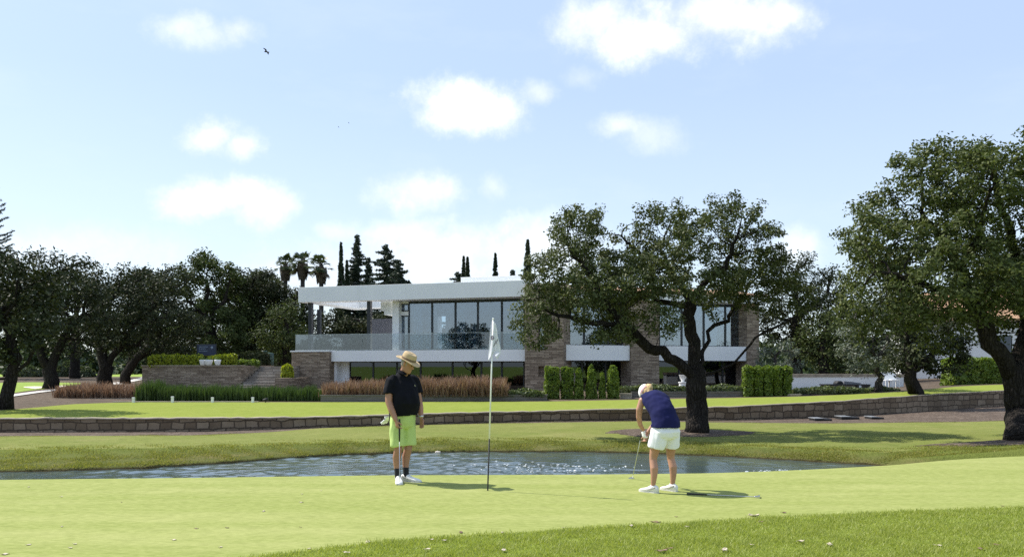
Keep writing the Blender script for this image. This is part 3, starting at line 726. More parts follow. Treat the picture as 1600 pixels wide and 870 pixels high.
def spire(name, label, px, tip, base_py, wpx, Y, leaf, kind='cypress', seed=1, group=None, top_pow=.75, droop=0):
    """cypress (dense column) or ragged conifer (layered sprays)"""
    rg = np.random.default_rng(seed); s = Y / F
    b = ground_at(px, Y); t = at(px, tip, Y); H = t.z - b.z; w = wpx * s / 2; zb = at(px, base_py, Y).z
    root = thing(name, label, 'tree', b, group); m = MB()
    m.tube([b, (b.x + .05, b.y, b.z + H * .5), t], [.22, .14, .02], 7); C = []; R = []
    w *= 1.75 if kind == 'cypress' else 1.75
    def rad(h): return w * ((1 - h) ** (top_pow + .1) * (1.0 + .10 * math.sin(h * 40 + seed)) + .012)
    if kind == 'cypress':
        n = int(420 * H / 10)
        for i in range(n):
            h = rg.uniform(0, 1) ** .9; z = zb + (t.z - zb) * h; r = rad(h) * rg.uniform(.55, 1.0); a = rg.uniform(0, 6.283)
            C.append((b.x + r * math.cos(a), b.y + r * math.sin(a), z)); R.append(max(.07, rad(h) * .34))
        V = leaf_quads(np.array(C), np.array(R), 22, .26, .10, rg, .6, None, 1.6)
    else:
        z = zb; k = 0
        while z < t.z:
            h = (z - zb) / (t.z - zb); Lr = rad(h) * 1.15 + .12
            for i in range(9):
                a = rg.uniform(0, 6.283); ln = Lr * rg.uniform(.25, 1.2)
                p0 = Vector((b.x, b.y, z + rg.uniform(-.3, .3))); p1 = p0 + Vector((math.cos(a) * ln, math.sin(a) * ln, -.12 * ln + rg.uniform(0, .25) * ln))
                m.tube([p0, p1], [.03, .01], 4)
                for q in range(max(2, int(ln * 6))):
                    f = (q + .5) / max(2, int(ln * 6)); C.append(tuple(p0.lerp(p1, f))); R.append(.13 + .10 * (1 - f))
            z += .34; k += 1
        V = leaf_quads(np.array(C), np.array(R), 16, .32, .10, rg, .2, None, .7)
    m.build('trunk', BARK['grey'], root, True)
    link(np_mesh('crown', V, quads(V)), 'crown', LEAF[leaf], root)
    return root

def fan_palm(label, px, crown_py, rpx, Y, seed):
    rg = np.random.default_rng(seed); s = Y / F; b = ground_at(px, Y); c = at(px, crown_py, Y); R = rpx * s
    root = thing('palm_tree', label, 'tree', b, 'fan palms behind the house')
    m = MB(); m.tube([b, (b.x, b.y, (b.z + c.z) / 2), c], [.32, .24, .2], 9); m.build('trunk', BARK['grey'], root, True)
    st = MB(); V = []; Vd = []
    for i in range(34):
        a = rg.uniform(0, 6.283); el = rg.uniform(-.9, 1.4); dead = el < -.55
        d = Vector((math.cos(a) * math.cos(el), math.sin(a) * math.cos(el), math.sin(el)))
        ln = R * rg.uniform(.5, .72); p0 = c + Vector((0, 0, rg.uniform(-.5, .1))); p1 = p0 + d * ln + Vector((0, 0, -.12 * ln))
        st.tube([p0, p1], [.035, .02], 4)
        side = d.cross(Vector((0, 0, 1))); side = side.normalized() if side.length > .01 else Vector((1, 0, 0)); upv = side.cross(d).normalized()
        for k in range(17):
            ang = -1.35 + 2.7 * k / 16; q = d * math.cos(ang) + side * math.sin(ang); l2 = R * .55 * (1 - .25 * abs(ang) / 1.35) * rg.uniform(.85, 1.1)
            tip = p1 + q * l2 + Vector((0, 0, -.22 * l2 * (1 + abs(ang)))); wv = (q.cross(upv)).normalized() * .045 * (R / 1.5)
            mid = p1 + q * l2 * .6 + Vector((0, 0, -.04 * l2))
            (Vd if dead else V).extend([p1 - wv * .3, mid + wv, tip, mid - wv])
    # skirt of dry leaves under the head
    for i in range(460):
        a = rg.uniform(0, 6.283); z = rg.uniform(-1.25, -.1); r0 = .24 + .26 * (1 + z / 1.6)
        p = c + Vector((math.cos(a) * r0, math.sin(a) * r0, z)); tn = Vector((-math.sin(a), math.cos(a), 0)) * .06
        Vd.extend([p, p + tn + Vector((0, 0, -.3)), p + Vector((math.cos(a) * .12, math.sin(a) * .12, -.75)), p - tn + Vector((0, 0, -.3))])
    st.build('stalks', BARK['grey'], root)
    V = np.array(V); link(np_mesh('crown', V, quads(V)), 'crown', LEAF['palm'], root)
    Vd = np.array(Vd); link(np_mesh('dry_skirt', Vd, quads(Vd)), 'dry_skirt', M['dry_palm'], root)
M['dry_palm'] = leaf_mat('dry_palm_leaves', (.06, .045, .025), (.10, .075, .045), (.15, .115, .07), .1, .7, 1.0, (1.1, 1, .8))

def build_spires():
    fan_palm('fan palm partly hidden by the dark tree, first of three beside the roof corner', 446, 411, 19.5, 82, 61)
    fan_palm('tallest fan palm, standing between the other two palms', 473, 408, 21, 80, 62)
    fan_palm('fan palm with a brown skirt nearest the white roof corner', 502, 414, 20.5, 78, 63)
    spire('cypress_tree', 'slim dark cypress first of the spires above the flat roof', 533, 380, 560, 13, 76, 'cypress', 'cypress', 71)
    spire('cypress_tree', 'short thin cypress squeezed between slim cypress and tall ragged conifer', 542, 408, 560, 12, 78, 'cypress', 'cypress', 72)
    spire('conifer_tree', 'tallest ragged conifer above the flat roof', 558, 372, 560, 44, 80, 'conifer', 'conifer', 73)
    spire('conifer_tree', 'smaller ragged conifer touching the tallest one', 575, 405, 560, 34, 78, 'conifer', 'conifer', 74)
    spire('conifer_tree', 'broad green conifer with thin bare leader above the roof', 603, 386, 560, 62, 74, 'conifer', 'conifer', 75, top_pow=.55)
    spire('conifer_tree', 'low wide conifer at the end of the roofline group', 622, 408, 560, 46, 72, 'conifer', 'conifer', 76, top_pow=.5)
    spire('cypress_tree', 'narrower of the twin cypresses behind the raised roof block', 724.5, 401, 560, 14, 82, 'cypress', 'cypress', 77)
    spire('cypress_tree', 'fuller of the twin cypresses behind the raised roof block', 730.5, 402.5, 560, 15, 81, 'cypress', 'cypress', 78)
    spire('conifer_tree', 'low fir with layered boughs peeping over the roof beside twin cypresses', 716, 424, 560, 40, 84, 'conifer', 'conifer', 79, top_pow=.6)
    spire('cypress_tree', 'single leaning cypress behind the middle of the raised roof block', 774, 397, 560, 16, 82, 'cypress', 'cypress', 80)
    spire('conifer_tree', 'wispy small fir tip just beyond the raised roof block', 801, 422, 560, 26, 86, 'conifer', 'conifer', 81, top_pow=.7)
    spire('cypress_tree', 'pointed cypress standing next to the spreading oak crown', 824.5, 376, 560, 20, 70, 'cypress', 'cypress', 82)

def hedge_clump(m_leaf, m_core, cx, cy, z0, w, d, h, rg, leaf=.09, dens=420, round_top=0.0, taper=0.0):
    """leafy skin over a dark core; box, rounded or tapering plan"""
    area = 2 * (w + d) * h + w * d; n = int(area * dens); P = []; N = []
    for i in range(n):
        f = rg.uniform(0, area)
        if f < w * d:
            a, b = rg.uniform(-.5, .5), rg.uniform(-.5, .5); p = (a * w, b * d, h); nn = (0, 0, 1)
        else:
            z = rg.uniform(0, h); g = rg.uniform(0, 2 * (w + d)); s = 1
            if g < w: p = (g - w / 2, -d / 2, z); nn = (0, -1, 0)
            elif g < 2 * w: p = (g - w - w / 2, d / 2, z); nn = (0, 1, 0)
            elif g < 2 * w + d: p = (-w / 2, g - 2 * w - d / 2, z); nn = (-1, 0, 0)
            else: p = (w / 2, g - 2 * w - d - d / 2, z); nn = (1, 0, 0)
        P.append(p); N.append(nn)
    P = np.array(P); N = np.array(N)
    k = P[:, 2] / h
    sc = np.ones(len(P))
    if taper: sc = 1 - taper * k ** 1.2
    if round_top: sc = sc * np.sqrt(np.clip(1 - np.clip((k - (1 - round_top)) / round_top, 0, 1) ** 2 * .85, .02, 1))
    P[:, 0] *= sc; P[:, 1] *= sc
    ls = min(1.0, min(w, d) / .8); lump = ls * (.035 * np.sin(P[:, 0] * 9 + P[:, 2] * 6) + .03 * np.sin(P[:, 2] * 11 + P[:, 1] * 7))
    P += N * (lump + rg.normal(0, .008 + .02 * ls, len(P)))[:, None]
    nr = N + rg.normal(0, .75, P.shape); nr /= np.linalg.norm(nr, axis=1)[:, None]
    a = np.cross(nr, rg.normal(0, 1, P.shape)); a /= np.linalg.norm(a, axis=1)[:, None]; b = np.cross(nr, a)
    l = (leaf * rg.uniform(.6, 1.3, len(P)))[:, None]; ww = l * .5
    P = P + np.array([cx, cy, z0])
    m_leaf.append(np.stack([P - a * l, P + b * ww, P + a * l, P - b * ww], 1).reshape(-1, 3))
    q = .86; rings = []
    for kk in (0, .3, .6, .8, .97):
        s = (1 - taper * kk ** 1.2) * (math.sqrt(max(.03, 1 - max(0, (kk - (1 - round_top)) / round_top) ** 2 * .85)) if round_top else 1)
        rings.append([(cx + x * w * q * s / 2, cy + y * d * q * s / 2, z0 + kk * h) for x, y in ((-1, -1), (1, -1), (1, 1), (-1, 1))])
    m_core.loft(rings)

def hedge(name, label, cat, parts, leaf, seed, group=None, lsize=.09, dens=420):
    """parts: (px, base_py, Y, width px, height px, depth m, round_top, taper)"""
    rg = np.random.default_rng(seed); L = []; core = MB()
    x0 = ground_at(parts[0][0], parts[0][2])
    for px, py, Y, wp, hp, d, rt, tp in parts:
        s = Y / F; g = at(px, py, Y)
        hedge_clump(L, core, g.x, g.y, g.z - .05, wp * s, d, hp * s + .05, rg, lsize, dens, rt, tp)
    root = thing(name, label, cat, x0, group)
    V = np.concatenate(L); link(np_mesh('foliage', V, quads(V)), 'foliage', LEAF[leaf], root)
    core.build('dark_core', M['hedge_core'], root)  # solid dark filling added inside the leaves to block light
    return root
M['hedge_core'] = plain('hedge_inside', (.020, .032, .010), .9)

def build_hedges():
    Yb = 35.4
    hedge('hedge', 'clipped tall hedge column with flat top next to the stone tower', 'hedge', [(862.5, 626, Yb, 20, 52, .5, 0, 0)], 'hedge', 1, 'clipped columns before the stone tower', .07, 620)
    hedge('hedge', 'clipped flat topped hedge column touching its taller lit neighbour', 'hedge', [(886, 626, Yb, 16, 51, .42, 0, 0)], 'hedge', 2, 'clipped columns before the stone tower', .07, 620)
    for k, (px, w, h, rt, tp, lab) in enumerate([(904.5, 13, 49, .4, .5, 'slender pointed conifer bush directly beside the clipped hedge columns'), (924, 17, 55, .3, .72, 'taller pointed conifer bush second in the row of four small conifers'),
                                                 (941, 8.5, 42, .4, .5, 'shortest thinnest conifer bush between two taller ones'), (958, 15, 54, .5, .15, 'rounded columnar conifer bush at the end of the row by the bent woman')]):
        hedge('conifer_bush', lab, 'shrub', [(px, 626, Yb, w, h, .5, rt, tp)], 'hedge', 10 + k, 'small conifers before the house', .065, 700)
    hedge('hedge', 'block of clipped hedge columns with golden edges near the house end', 'hedge',
          [(1168, 620, 36.2, 11.5, 48, .40, .06, -.10), (1184, 620, 36.2, 10, 47.5, .38, .06, -.16), (1199, 620, 36.2, 10.5, 48, .40, .06, -.14), (1214, 620, 36.2, 10, 47.5, .38, .06, -.16), (1229, 620, 36.2, 11, 47, .40, .06, -.1)], 'hedge', 20, None, .07, 620)
    hedge('hedge', 'long clipped bright hedge behind the far end of the upper lawn', 'hedge', [(1519, 601, 42, 80, 40, .9, 0, 0), (1495, 600, 42.5, 34, 36, .9, 0, 0)], 'hedge', 21, dens=360)
    # terrace hedge
    for k, (px, w, h, lab) in enumerate([(262, 54, 17, 'golden terrace hedge at the outer end of the stone wall'), (302, 26, 17, 'golden terrace hedge in front of the blue sign'),
                                         (334, 12, 16, 'narrow golden bush between white pots and sign'), (347, 14, 18, 'golden bush second from the stair end'), (362, 12, 19, 'brightest golden bush closest to the terrace steps')]):
        hedge('hedge', lab, 'hedge', [(px - w / 2 + (i + .5) * w / max(1, round(w / 8)), 572, 48.6, w / max(1, round(w / 8)) - 1.6, h + (i * 7 % 3) - 1, .55, .15, -.15) for i in range(max(1, round(w / 8)))], 'yellow', 30 + k, 'golden hedge on the terrace', .10, 300)
    hedge('hedge', 'low clipped hedge strip behind the top of the terrace steps', 'hedge', [(382, 572, 49.5, 40, 8, .8, 0, 0)], 'hedge', 36, None, .1, 300)
    hedge('hedge', 'dark green round topped hedge block behind the terrace steps', 'hedge', [(397, 572, 52, 40, 22, 1.2, .2, 0)], 'dark', 37, None, .12, 340)
    hedge('shrub', 'bright lime shrub between the steps and the stone terrace block', 'shrub', [(449, 590, 47.8, 15, 20, .7, .3, .2)], 'yellow', 38, None, .09, 380)
    # low planting along the house
    for k, (a, b, py, Y, h, lab) in enumerate([(792, 848, 617, 34.2, 7, 'low yellowish planting in the wooden planter beside the brown grasses'), (966, 1076, 612.5, 36.6, 10, 'low grey green hedge behind the bent woman and short planter'),
                                               (1100, 1160, 611.5, 36.6, 9, 'low grey green hedge between the oak trunk and clipped columns'), (1240, 1352, 617, 36.5, 12, 'loose low shrub border before the white garden wall'),
                                               (1352, 1400, 614.5, 37.5, 9, 'loose low shrubs at the thin grey trunk')]):
        hedge('hedge', lab, 'hedge', [((a + b) / 2, py, Y, b - a, h, .6, .3, 0)], 'low', 50 + k, None, .085, 420)

def grass_bed(name, label, px0, px1, base, top, Y, leaf, n, seed, depth=1.4, lean=.35, w=.012, kind='stuff'):
    """fountain grass or reeds: upright blades, several from each clump"""
    rg = np.random.default_rng(seed); s = Y / F
    cx = rg.uniform(px0, px1, n); dy = rg.uniform(-depth / 2, depth / 2, n)
    tuft = np.round(cx / 9) * 9 + rg.normal(0, 2.6, n); cx = cx * .45 + tuft * .55
    X = (cx - CX) / F * Y; Z = CZ - (np.interp(cx, *zip(*base)) - HY) * s - .03
    Hm = (np.interp(cx, *zip(*base)) - np.interp(cx, *zip(*top))) * s
    H = Hm * rg.uniform(.45, 1.12, n) * (1 + .10 * np.sin(cx * .21) + .08 * np.sin(cx * .53 + 1)); a = rg.uniform(0, 6.283, n); ln = H * rg.uniform(.05, lean, n); ww = rg.uniform(.6, 1.4, n) * w
    P0 = np.stack([X, Y + dy, Z], 1); dirv = np.stack([np.cos(a), np.sin(a), np.zeros(n)], 1)
    P1 = P0 + dirv * (ln * .35)[:, None] + np.array([0, 0, 1]) * (H * .6)[:, None]; P2 = P0 + dirv * ln[:, None] + np.array([0, 0, 1]) * H[:, None]
    b = rg.uniform(0, 3.14, n); sd = np.stack([np.cos(b), np.sin(b), np.zeros(n)], 1) * ww[:, None]
    V = np.stack([P0 - sd * .6, P0 + sd * .6, P1 + sd, P1 - sd, P1 - sd, P1 + sd, P2 + sd * .25, P2 - sd * .25], 1).reshape(-1, 3)
    o = link(np_mesh(name, V, np.arange(len(V)).reshape(-1, 4)), name, LEAF[leaf])
    return tag(o, label, 'grass', kind=kind)

def build_beds():
    grass_bed('ornamental_grass', 'feathery brown fountain grass massed in the long wooden planter below the house', 508, 792, [(500, 618), (800, 617)], [(500, 600), (540, 595), (600, 592), (700, 590), (770, 588), (792, 596)], 34.3, 'brown', 9000, 1, 1.5, .45)
    grass_bed('ornamental_grass', 'feathery brown fountain grass beside the end of the stone terrace wall', 96, 224, [(96, 622), (224, 622)], [(96, 604), (120, 598), (200, 600), (224, 602)], 36.0, 'brown', 5000, 2, 1.5, .45)
    grass_bed('reeds', 'dense upright green reeds massed below the stone terrace wall', 224, 506, [(224, 628), (506, 628)], [(224, 597), (240, 594), (260, 602), (380, 604), (480, 605), (506, 606)], 34.6, 'reed', 14000, 3, 1.6, .14, .012)

def build_woods():
    """far bushes and woods closing the view between the trunks"""
    rg = np.random.default_rng(91); C = []; R = []
    for i in range(460):
        px = rg.uniform(-700, 2300); Y = rg.uniform(118, 150); h = rg.uniform(36, 78); g = at(px, 594, Y); s = Y / F; r = rg.uniform(10, 24) * s
        for k in range(14):
            C.append((g.x + rg.normal(0, r * .7), g.y + rg.normal(0, r * .6), g.z + rg.uniform(0, h * s))); R.append(r * rg.uniform(.35, .7))
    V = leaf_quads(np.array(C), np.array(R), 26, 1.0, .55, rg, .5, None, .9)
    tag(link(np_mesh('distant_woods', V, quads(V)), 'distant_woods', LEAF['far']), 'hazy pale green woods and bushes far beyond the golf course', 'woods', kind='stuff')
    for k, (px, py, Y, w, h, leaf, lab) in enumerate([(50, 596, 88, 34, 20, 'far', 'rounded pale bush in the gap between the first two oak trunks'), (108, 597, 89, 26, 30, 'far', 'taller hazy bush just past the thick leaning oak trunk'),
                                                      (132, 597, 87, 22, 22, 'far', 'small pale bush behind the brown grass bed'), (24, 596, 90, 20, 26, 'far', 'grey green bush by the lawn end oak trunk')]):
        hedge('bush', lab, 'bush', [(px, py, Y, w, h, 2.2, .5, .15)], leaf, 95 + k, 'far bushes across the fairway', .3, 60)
# ================================================================== buildings and walls
def wall_uv(o, scale=1.0):
    """masonry coordinates: metres along the run and metres up"""
    me = o.data; uv = me.uv_layers.new(name='run')
    for f in me.polygons:
        n = f.normal
        if abs(n.z) > .8: t, b = Vector((1, 0, 0)), Vector((0, 1, 0))
        else: t = Vector((0, 0, 1)).cross(n).normalized(); b = Vector((0, 0, 1))
        for li in f.loop_indices:
            p = me.vertices[me.loops[li].vertex_index].co
            uv.data[li].uv = (p.dot(t) * scale, p.dot(b) * scale)
    return o

class Frame:
    def __init__(s, A, B):
        s.A = Vector(A); d = Vector((B[0] - A[0], B[1] - A[1])); s.L = d.length; d.normalize(); s.e = d; s.n = Vector((-d.y, d.x))
    def __call__(s, u, v, z): return Vector((s.A.x + s.e.x * u + s.n.x * v, s.A.y + s.e.y * u + s.n.y * v, z))
    def U(s, px, v=0.0):
        k = (px - CX) / F; x0, y0 = s.A.x + s.n.x * v, s.A.y + s.n.y * v
        return (k * y0 - x0) / (s.e.x - k * s.e.y)

t = NT('white_render'); c = t.pos()
st_ = t.noise(t.mapping(c, (2.5, 2.5, .22)), 1.6, 5, .7)
M['white'] = t.done(t.bsdf(t.mix(t.mrange(st_, .55, .8, 0, .3), t.mix(t.mrange(t.noise(c, .8, 5, .65), .3, .7), (.74, .75, .75), (.81, .81, .80)), (.58, .58, .56)), .75, t.bump(t.noise(c, 30, 3), .15, .01)))
M['frame'] = plain('dark_window_frame', (.022, .026, .032), .4, .3)
M['column'] = plain('dark_steel_column', (.018, .020, .026), .45, .2)
M['ledge'] = stone_mat('ledge_stone', (.178, .134, .096), (.315, .245, .180), (.47, .38, .285), .42, .085, (.06, .05, .042), .010)
M['drystone'] = stone_mat('garden_wall_stone', (.130, .093, .062), (.205, .152, .105), (.30, .232, .168), .30, .19, (.075, .056, .042), .016, irregular=True, bump=1.0)
M['coping'] = plain('stone_coping', (.30, .25, .19), .85, var=.3, scale=3, bump=.3)
M['curtain'] = plain('pale_curtain', (.62, .64, .66), .9)
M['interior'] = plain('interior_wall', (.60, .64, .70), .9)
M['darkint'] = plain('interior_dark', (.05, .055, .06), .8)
M['greywall'] = plain('grey_clad_wall', (.085, .085, .10), .8)
t = NT('roof_tiles'); p = t.pos(); wv = t.n('ShaderNodeTexWave', Vector=t.mapping(p, (1, .2, .2)), Scale=5.0, Distortion=.6)
M['tile'] = t.done(t.bsdf(t.mix(t.mrange(t.noise(p, 5, 5, .7), .3, .7), (.34, .17, .085), (.62, .40, .24)), .85, t.bump(wv.outputs[1], .8, .06)))
def glass_mat(name, tint, refl=1.0, rough=.01):
    t = NT(name); tr = t.n('ShaderNodeBsdfTransparent', Color=tint); gl = t.n('ShaderNodeBsdfGlossy', Color=(.9, .95, 1), Roughness=rough)
    fr = t.n('ShaderNodeFresnel', IOR=1.52).outputs[0]; f = t.math('MULTIPLY', fr, refl, clamp=True)
    mx = t.n('ShaderNodeMixShader', i0=f); t.t.links.new(tr.outputs[0], mx.inputs[1]); t.t.links.new(gl.outputs[0], mx.inputs[2])
    return t.done(mx.outputs[0])
M['glass'] = glass_mat('window_glass', (.62, .72, .80), 4.2)
M['dglass'] = glass_mat('tinted_glass', (.20, .27, .36), 1.4)
M['bglass'] = glass_mat('balustrade_glass', (.76, .81, .83), 1.8)

HF = Frame((-13.36, 50.0), (.55, 45.8))
WFm = Frame((2.91, 45.5), (15.4, 50.0))
ZS, ZT, ZB = 2.57, 1.90, 5.60          # terrace level, slab underside, roof underside
ZR = 6.53

def window(root, fr, u0, u1, v, z0, z1, name='window', glass='glass', n=1, fw=.055, us=None, top=.0):
    """dark frame with its glass as sub-part"""
    m = MB(); d = .09
    us = us or [u0 + (u1 - u0) * k / n for k in range(n + 1)]
    m.box(fr, u0, u1, v, v + d, z0, z0 + fw); m.box(fr, u0, u1, v, v + d, z1 - fw - top, z1)
    for k, u in enumerate(us):
        uu = min(max(u, u0 + fw / 2), u1 - fw / 2)
        m.box(fr, uu - fw / 2, uu + fw / 2, v - .004, v + d + .004, z0 + fw + .001, z1 - fw - top - .001)
    w = m.build(name, M['frame'], root)
    g = MB(); g.box(fr, u0 + fw, u1 - fw, v + .035, v + .050, z0 + fw + .002, z1 - fw - top - .002)
    g.build('pane', M[glass], w)
    return w

def build_house():
    f = HF; U = f.U; A0 = f(0, 0, .2)
    root = thing('house', 'modern white two storey villa with flat roof, long glazing and stone towers', 'house', A0)
    uT0, uT1 = U(820, -.3), U(881, -.3)
    u_end = uT0 - .02
    u1 = U(604, 0)            # end of the open pergola part
    # roof: ring over the terrace and the solid slab
    m = MB(); D = 7.2
    m.box(f, 0, u_end, 0, .9, ZB, ZR)
    m.box(f, 0, 1.0, .9, D, ZB + .001, ZR - .001)
    m.box(f, 1.0, u1, D - 1.0, D, ZB + .05, ZR - .002)
    m.box(f, u1, u_end, .9, 11.5, ZB + .001, ZR - .001)
    roof = m.build('roof', M['white'], root, bevel=.012)
    m = MB(); m.box(f, U(720, 2), u_end - .8, 2.0, 9, ZR, ZR + .52); m.build('roof_block', M['white'], roof, bevel=.02)
    # slab and terrace floor
    uS = U(516, 0)
    m = MB(); m.box(f, uS, u_end, 0, 11, ZT, ZS); m.build('balcony_slab', M['white'], root, bevel=.012)
    uB0, uB1 = U(455.5, -.25), U(514.5, -.25)
    m = MB(); m.box(f, uB0, uB1, -.25, 9.5, -.2, 2.50); wall_uv(m.build('stone_wall', M['ledge'], root))
    m = MB(); m.box(f, uB0 - .06, uB1, -.32, 9.5, 2.503, 2.585); m.build('coping', M['white'], root)
    # columns
    m_ = []
    for px, v in ((484, .45), (497.5, 6.0), (576, .45)):
        m = MB(); u = U(px, v); m.box(f, u - .12, u + .12, v, v + .24, ZS, ZB); m.build('column', M['column'], root)
    # white walls of the upper floor
    m = MB(); m.box(f, U(613, .9), U(623, .9), .9, 8, ZS, ZB)
    m.box(f, U(623, 1.2) + .003, U(637.5, 1.2), 1.25, 1.5, ZS + 2.16, ZB - .62)
    m.box(f, U(623, 1.2) + .003, U(637.5, 1.2), 1.25, 1.5, ZB - .14, ZB)
    m.box(f, U(595, 1.0), U(613, 1.0) - .003, 1.0, 5.5, ZB - .55, ZB)
    m.box(f, U(600, 1.0), U(613, 1.0) - .003, 1.003, 5.4, ZB - .82, ZB - .553)
    m.build('wall', M['white'], root)
    m = MB(); m.box(f, U(578, 4.5), U(613, 4.5), 4.5, 4.8, ZS, ZS + 2.2); m.build('terrace_wall', M['greywall'], root)
    window(root, f, U(623, 1.2) + .004, U(637.5, 1.2), 1.3, ZB - .60, ZB - .16)
    window(root, f, U(623, 1.2) + .004, U(637.5, 1.2), 1.3, ZS, ZS + 2.14, 'door')
    # big glazing: one framed bay after another
    ms = [638.5, 675, 711.5, 746.5, 784, 819]
    for a, b in zip(ms[:-1], ms[1:]):
        window(root, f, U(a, 1.3) + .004, min(U(b, 1.3), u_end) - .004, 1.3, ZS, ZB - .0, top=.10)
    m = MB(); u0 = U(638, 1.3)
    ui = u_end - .1
    m.box(f, u0 + .05, ui, 7.4, 7.6, ZS, ZB)
    m.box(f, ui - .25, ui, 1.6, 7.39, ZS, ZB)
    m.box(f, u0 + 3.4, u0 + 3.7, 3.5, 3.8, ZS, ZB); m.box(f, u0 + .6, u0 + .85, 2.6, 2.85, ZS, ZB)
    m.box(f, u0 + .05, ui - .26, 5.0, 5.15, ZB - .7, ZB - .003)
    m.build('interior', M['interior'], root)
    for ua, ub in ((u0 + .15, u0 + .75), (u0 + 1.2, u0 + 1.75), (u0 + 3.0, u0 + 3.55)):
        m = MB(); k = 10; pts = [(ua + (ub - ua) * i / k, 1.75 + (.06 if i % 2 else 0)) for i in range(k + 1)]
        for (a, va), (b, vb) in zip(pts[:-1], pts[1:]):
            m.add([f(a, va, ZS + .02), f(b, vb, ZS + .02), f(b, vb, ZB - .05), f(a, va, ZB - .05)], [(0, 1, 2, 3)])
        m.build('curtain', M['curtain'], root)
    # balustrade: glass sheets on a slim shoe
    ub0 = uB0 + .06
    us = [ub0, U(520, .1), U(566, .1), U(611.5, .1)]
    bal = MB(); bal.box(f, ub0, u_end, .06, .15, ZS + .02, ZS + .05)
    bal.box(f, ub0, u_end, .075, .125, ZS + 1.0, ZS + 1.02)
    b = bal.build('balustrade', M['frame2'], root)
    for a, c in ((us[0], us[1]), (us[1], us[2]), (us[2], us[3]), (us[3], U(676, .1)), (U(676, .1), U(747, .1)), (U(747, .1), u_end)):
        m = MB(); m.box(f, a + .006, c - .006, .093, .107, ZS + .052, ZS + .998); m.build('pane', M['bglass'], b)
    m = MB(); m.box(f, ub0, ub0 + .014, .16, 7.0, ZS + .03, ZS + 1.0); m.build('pane', M['bglass'], b)
    # lower floor
    zl = -.1
    m = MB(); m.box(f, uB1 + .003, uB1 + .16, .35, 3, zl, ZT); m.box(f, uB1 + .161, U(545, 1.0), 1.0, 1.2, zl, ZT); m.build('wall', M['white'], root)
    ls = [545, 583, 620, 657, 707, 752, 784, 819]
    for a, c in zip(ls[:-1], ls[1:]):
        window(root, f, U(a, 1.1) + .003, min(U(c, 1.1), u_end) - .003, 1.1, zl, ZT - .0, glass='dglass', fw=.05)
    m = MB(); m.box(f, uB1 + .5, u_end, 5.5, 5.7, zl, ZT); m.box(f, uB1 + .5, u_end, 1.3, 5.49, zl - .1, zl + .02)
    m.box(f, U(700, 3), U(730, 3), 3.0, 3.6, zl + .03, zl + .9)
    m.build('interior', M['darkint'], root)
    # stone tower with slot windows
    tw = MB(); ua, ub = uT0, uT1; sa, sb = U(841, -.3), U(850, -.3)
    y0, z_top = -.3, ZR - .25
    tw.box(f, ua, sa, y0, 6, -.2, z_top); tw.box(f, sb, ub, y0, 6, -.2, z_top)
    tw.box(f, sa, sb, -.296, 6, -.2, 1.05); tw.box(f, sa, sb, -.296, 6, 1.62, 2.55); tw.box(f, sa, sb, -.296, 6, 4.35, z_top - .004); tw.box(f, sa, sb, -.05, 5.9, 1.05, 1.62)
    wall_uv(tw.build('tower', M['ledge'], root))
    window(root, f, sa + .005, sb - .005, -.1, 2.56, 4.34)
    # the other wing
    w = WFm; V_ = w.U
    zT, zB, zr = 2.82, 5.35, 6.25; ZL = 1.94
    P0, P1, P2, P3 = V_(878, 0), V_(985, 0), V_(1031, 0), V_(1166, 0)
    uP = V_(1187, -.25)
    st = MB(); st.box(w, V_(986, -.35), V_(1030, -.35), -.35, 5.5, -.2, zr - .3); wall_uv(st.build('stone_wall', M['ledge'], root)); st = MB()
    st.box(w, V_(1167, -.2), uP, -.2, 5.5, -.2, zr - .32)
    wall_uv(st.build('stone_wall', M['ledge'], root))
    m = MB(); m.box(w, P0 + .1, V_(986, -.35) - .003, -.2, 1.2, ZL, zT); m.box(w, V_(1030, -.35) + .003, V_(1167, -.2) - .003, -.15, 1.2, ZL + .002, zT - .002)
    m.build('balcony_slab', M['white'], root, bevel=.012)
    m = MB(); m.box(w, P0 + .3, uP + .3, -.5, 8, zB + .12, zr - .34 - .003) ; wr = m.build('roof', M['white'], root)
    m = MB()
    m.corners([w(P0 + .3, -.6, zr - .34), w(uP + .4, -.6, zr - .34), w(uP + .4, 4.0, zr - .34), w(P0 + .3, 4.0, zr - .34), w(P0 + .3, -.6, zr - .26), w(uP + .4, -.6, zr - .26), w(uP + .4, 3.9, zr + .45), w(P0 + .3, 3.9, zr + .45)])
    m.build('tiles', M['tile'], wr)
    for a, c, n in ((P0 + .15, V_(986, .6) - .01, 3), (V_(1030, .6) + .01, V_(1167, .6) - .01, 4)):
        us = [a + (c - a) * k / n for k in range(n + 1)]
        for p, q in zip(us[:-1], us[1:]):
            window(root, w, p + .003, q - .003, .6, zT, zB, glass='glass'); window(root, w, p + .003, q - .003, .9, -.1, ZL, glass='dglass')
    m = MB(); m.box(w, P0, uP - .3, 4.8, 5, -.1, zB); m.box(w, P0 + .1, uP - .4, 1.25, 4.79, ZL + .2, ZL + .4); m.build('interior', M['interior'], root)
    for ua, ub, va, z0, z1 in ((V_(925, 1), V_(946, 1), 1.0, zT + .05, zB - .05), (V_(1102, 1), V_(1120, 1), 1.0, zT + .05, zB - .05), (V_(1050, 1.2), V_(1062, 1.2), 1.15, 0, ZL - .05), (V_(1146, 1.2), V_(1160, 1.2), 1.15, 0, ZL - .05)):
        m = MB(); m.box(w, ua, ub, va, va + .05, z0, z1); m.build('curtain', M['curtain'], root)
    # far house behind the tallest oak
    y = 62.0
    X0 = at(1438, 560, y); g = Frame((X0.x, y + 3), (X0.x + 14, y - 2))
    r2 = thing('house', 'white house with terracotta tiled roof mostly hidden behind the tallest oak', 'house', g(0, 0, .8))
    za, zb = at(0, 500, y).z, at(0, 452, y).z
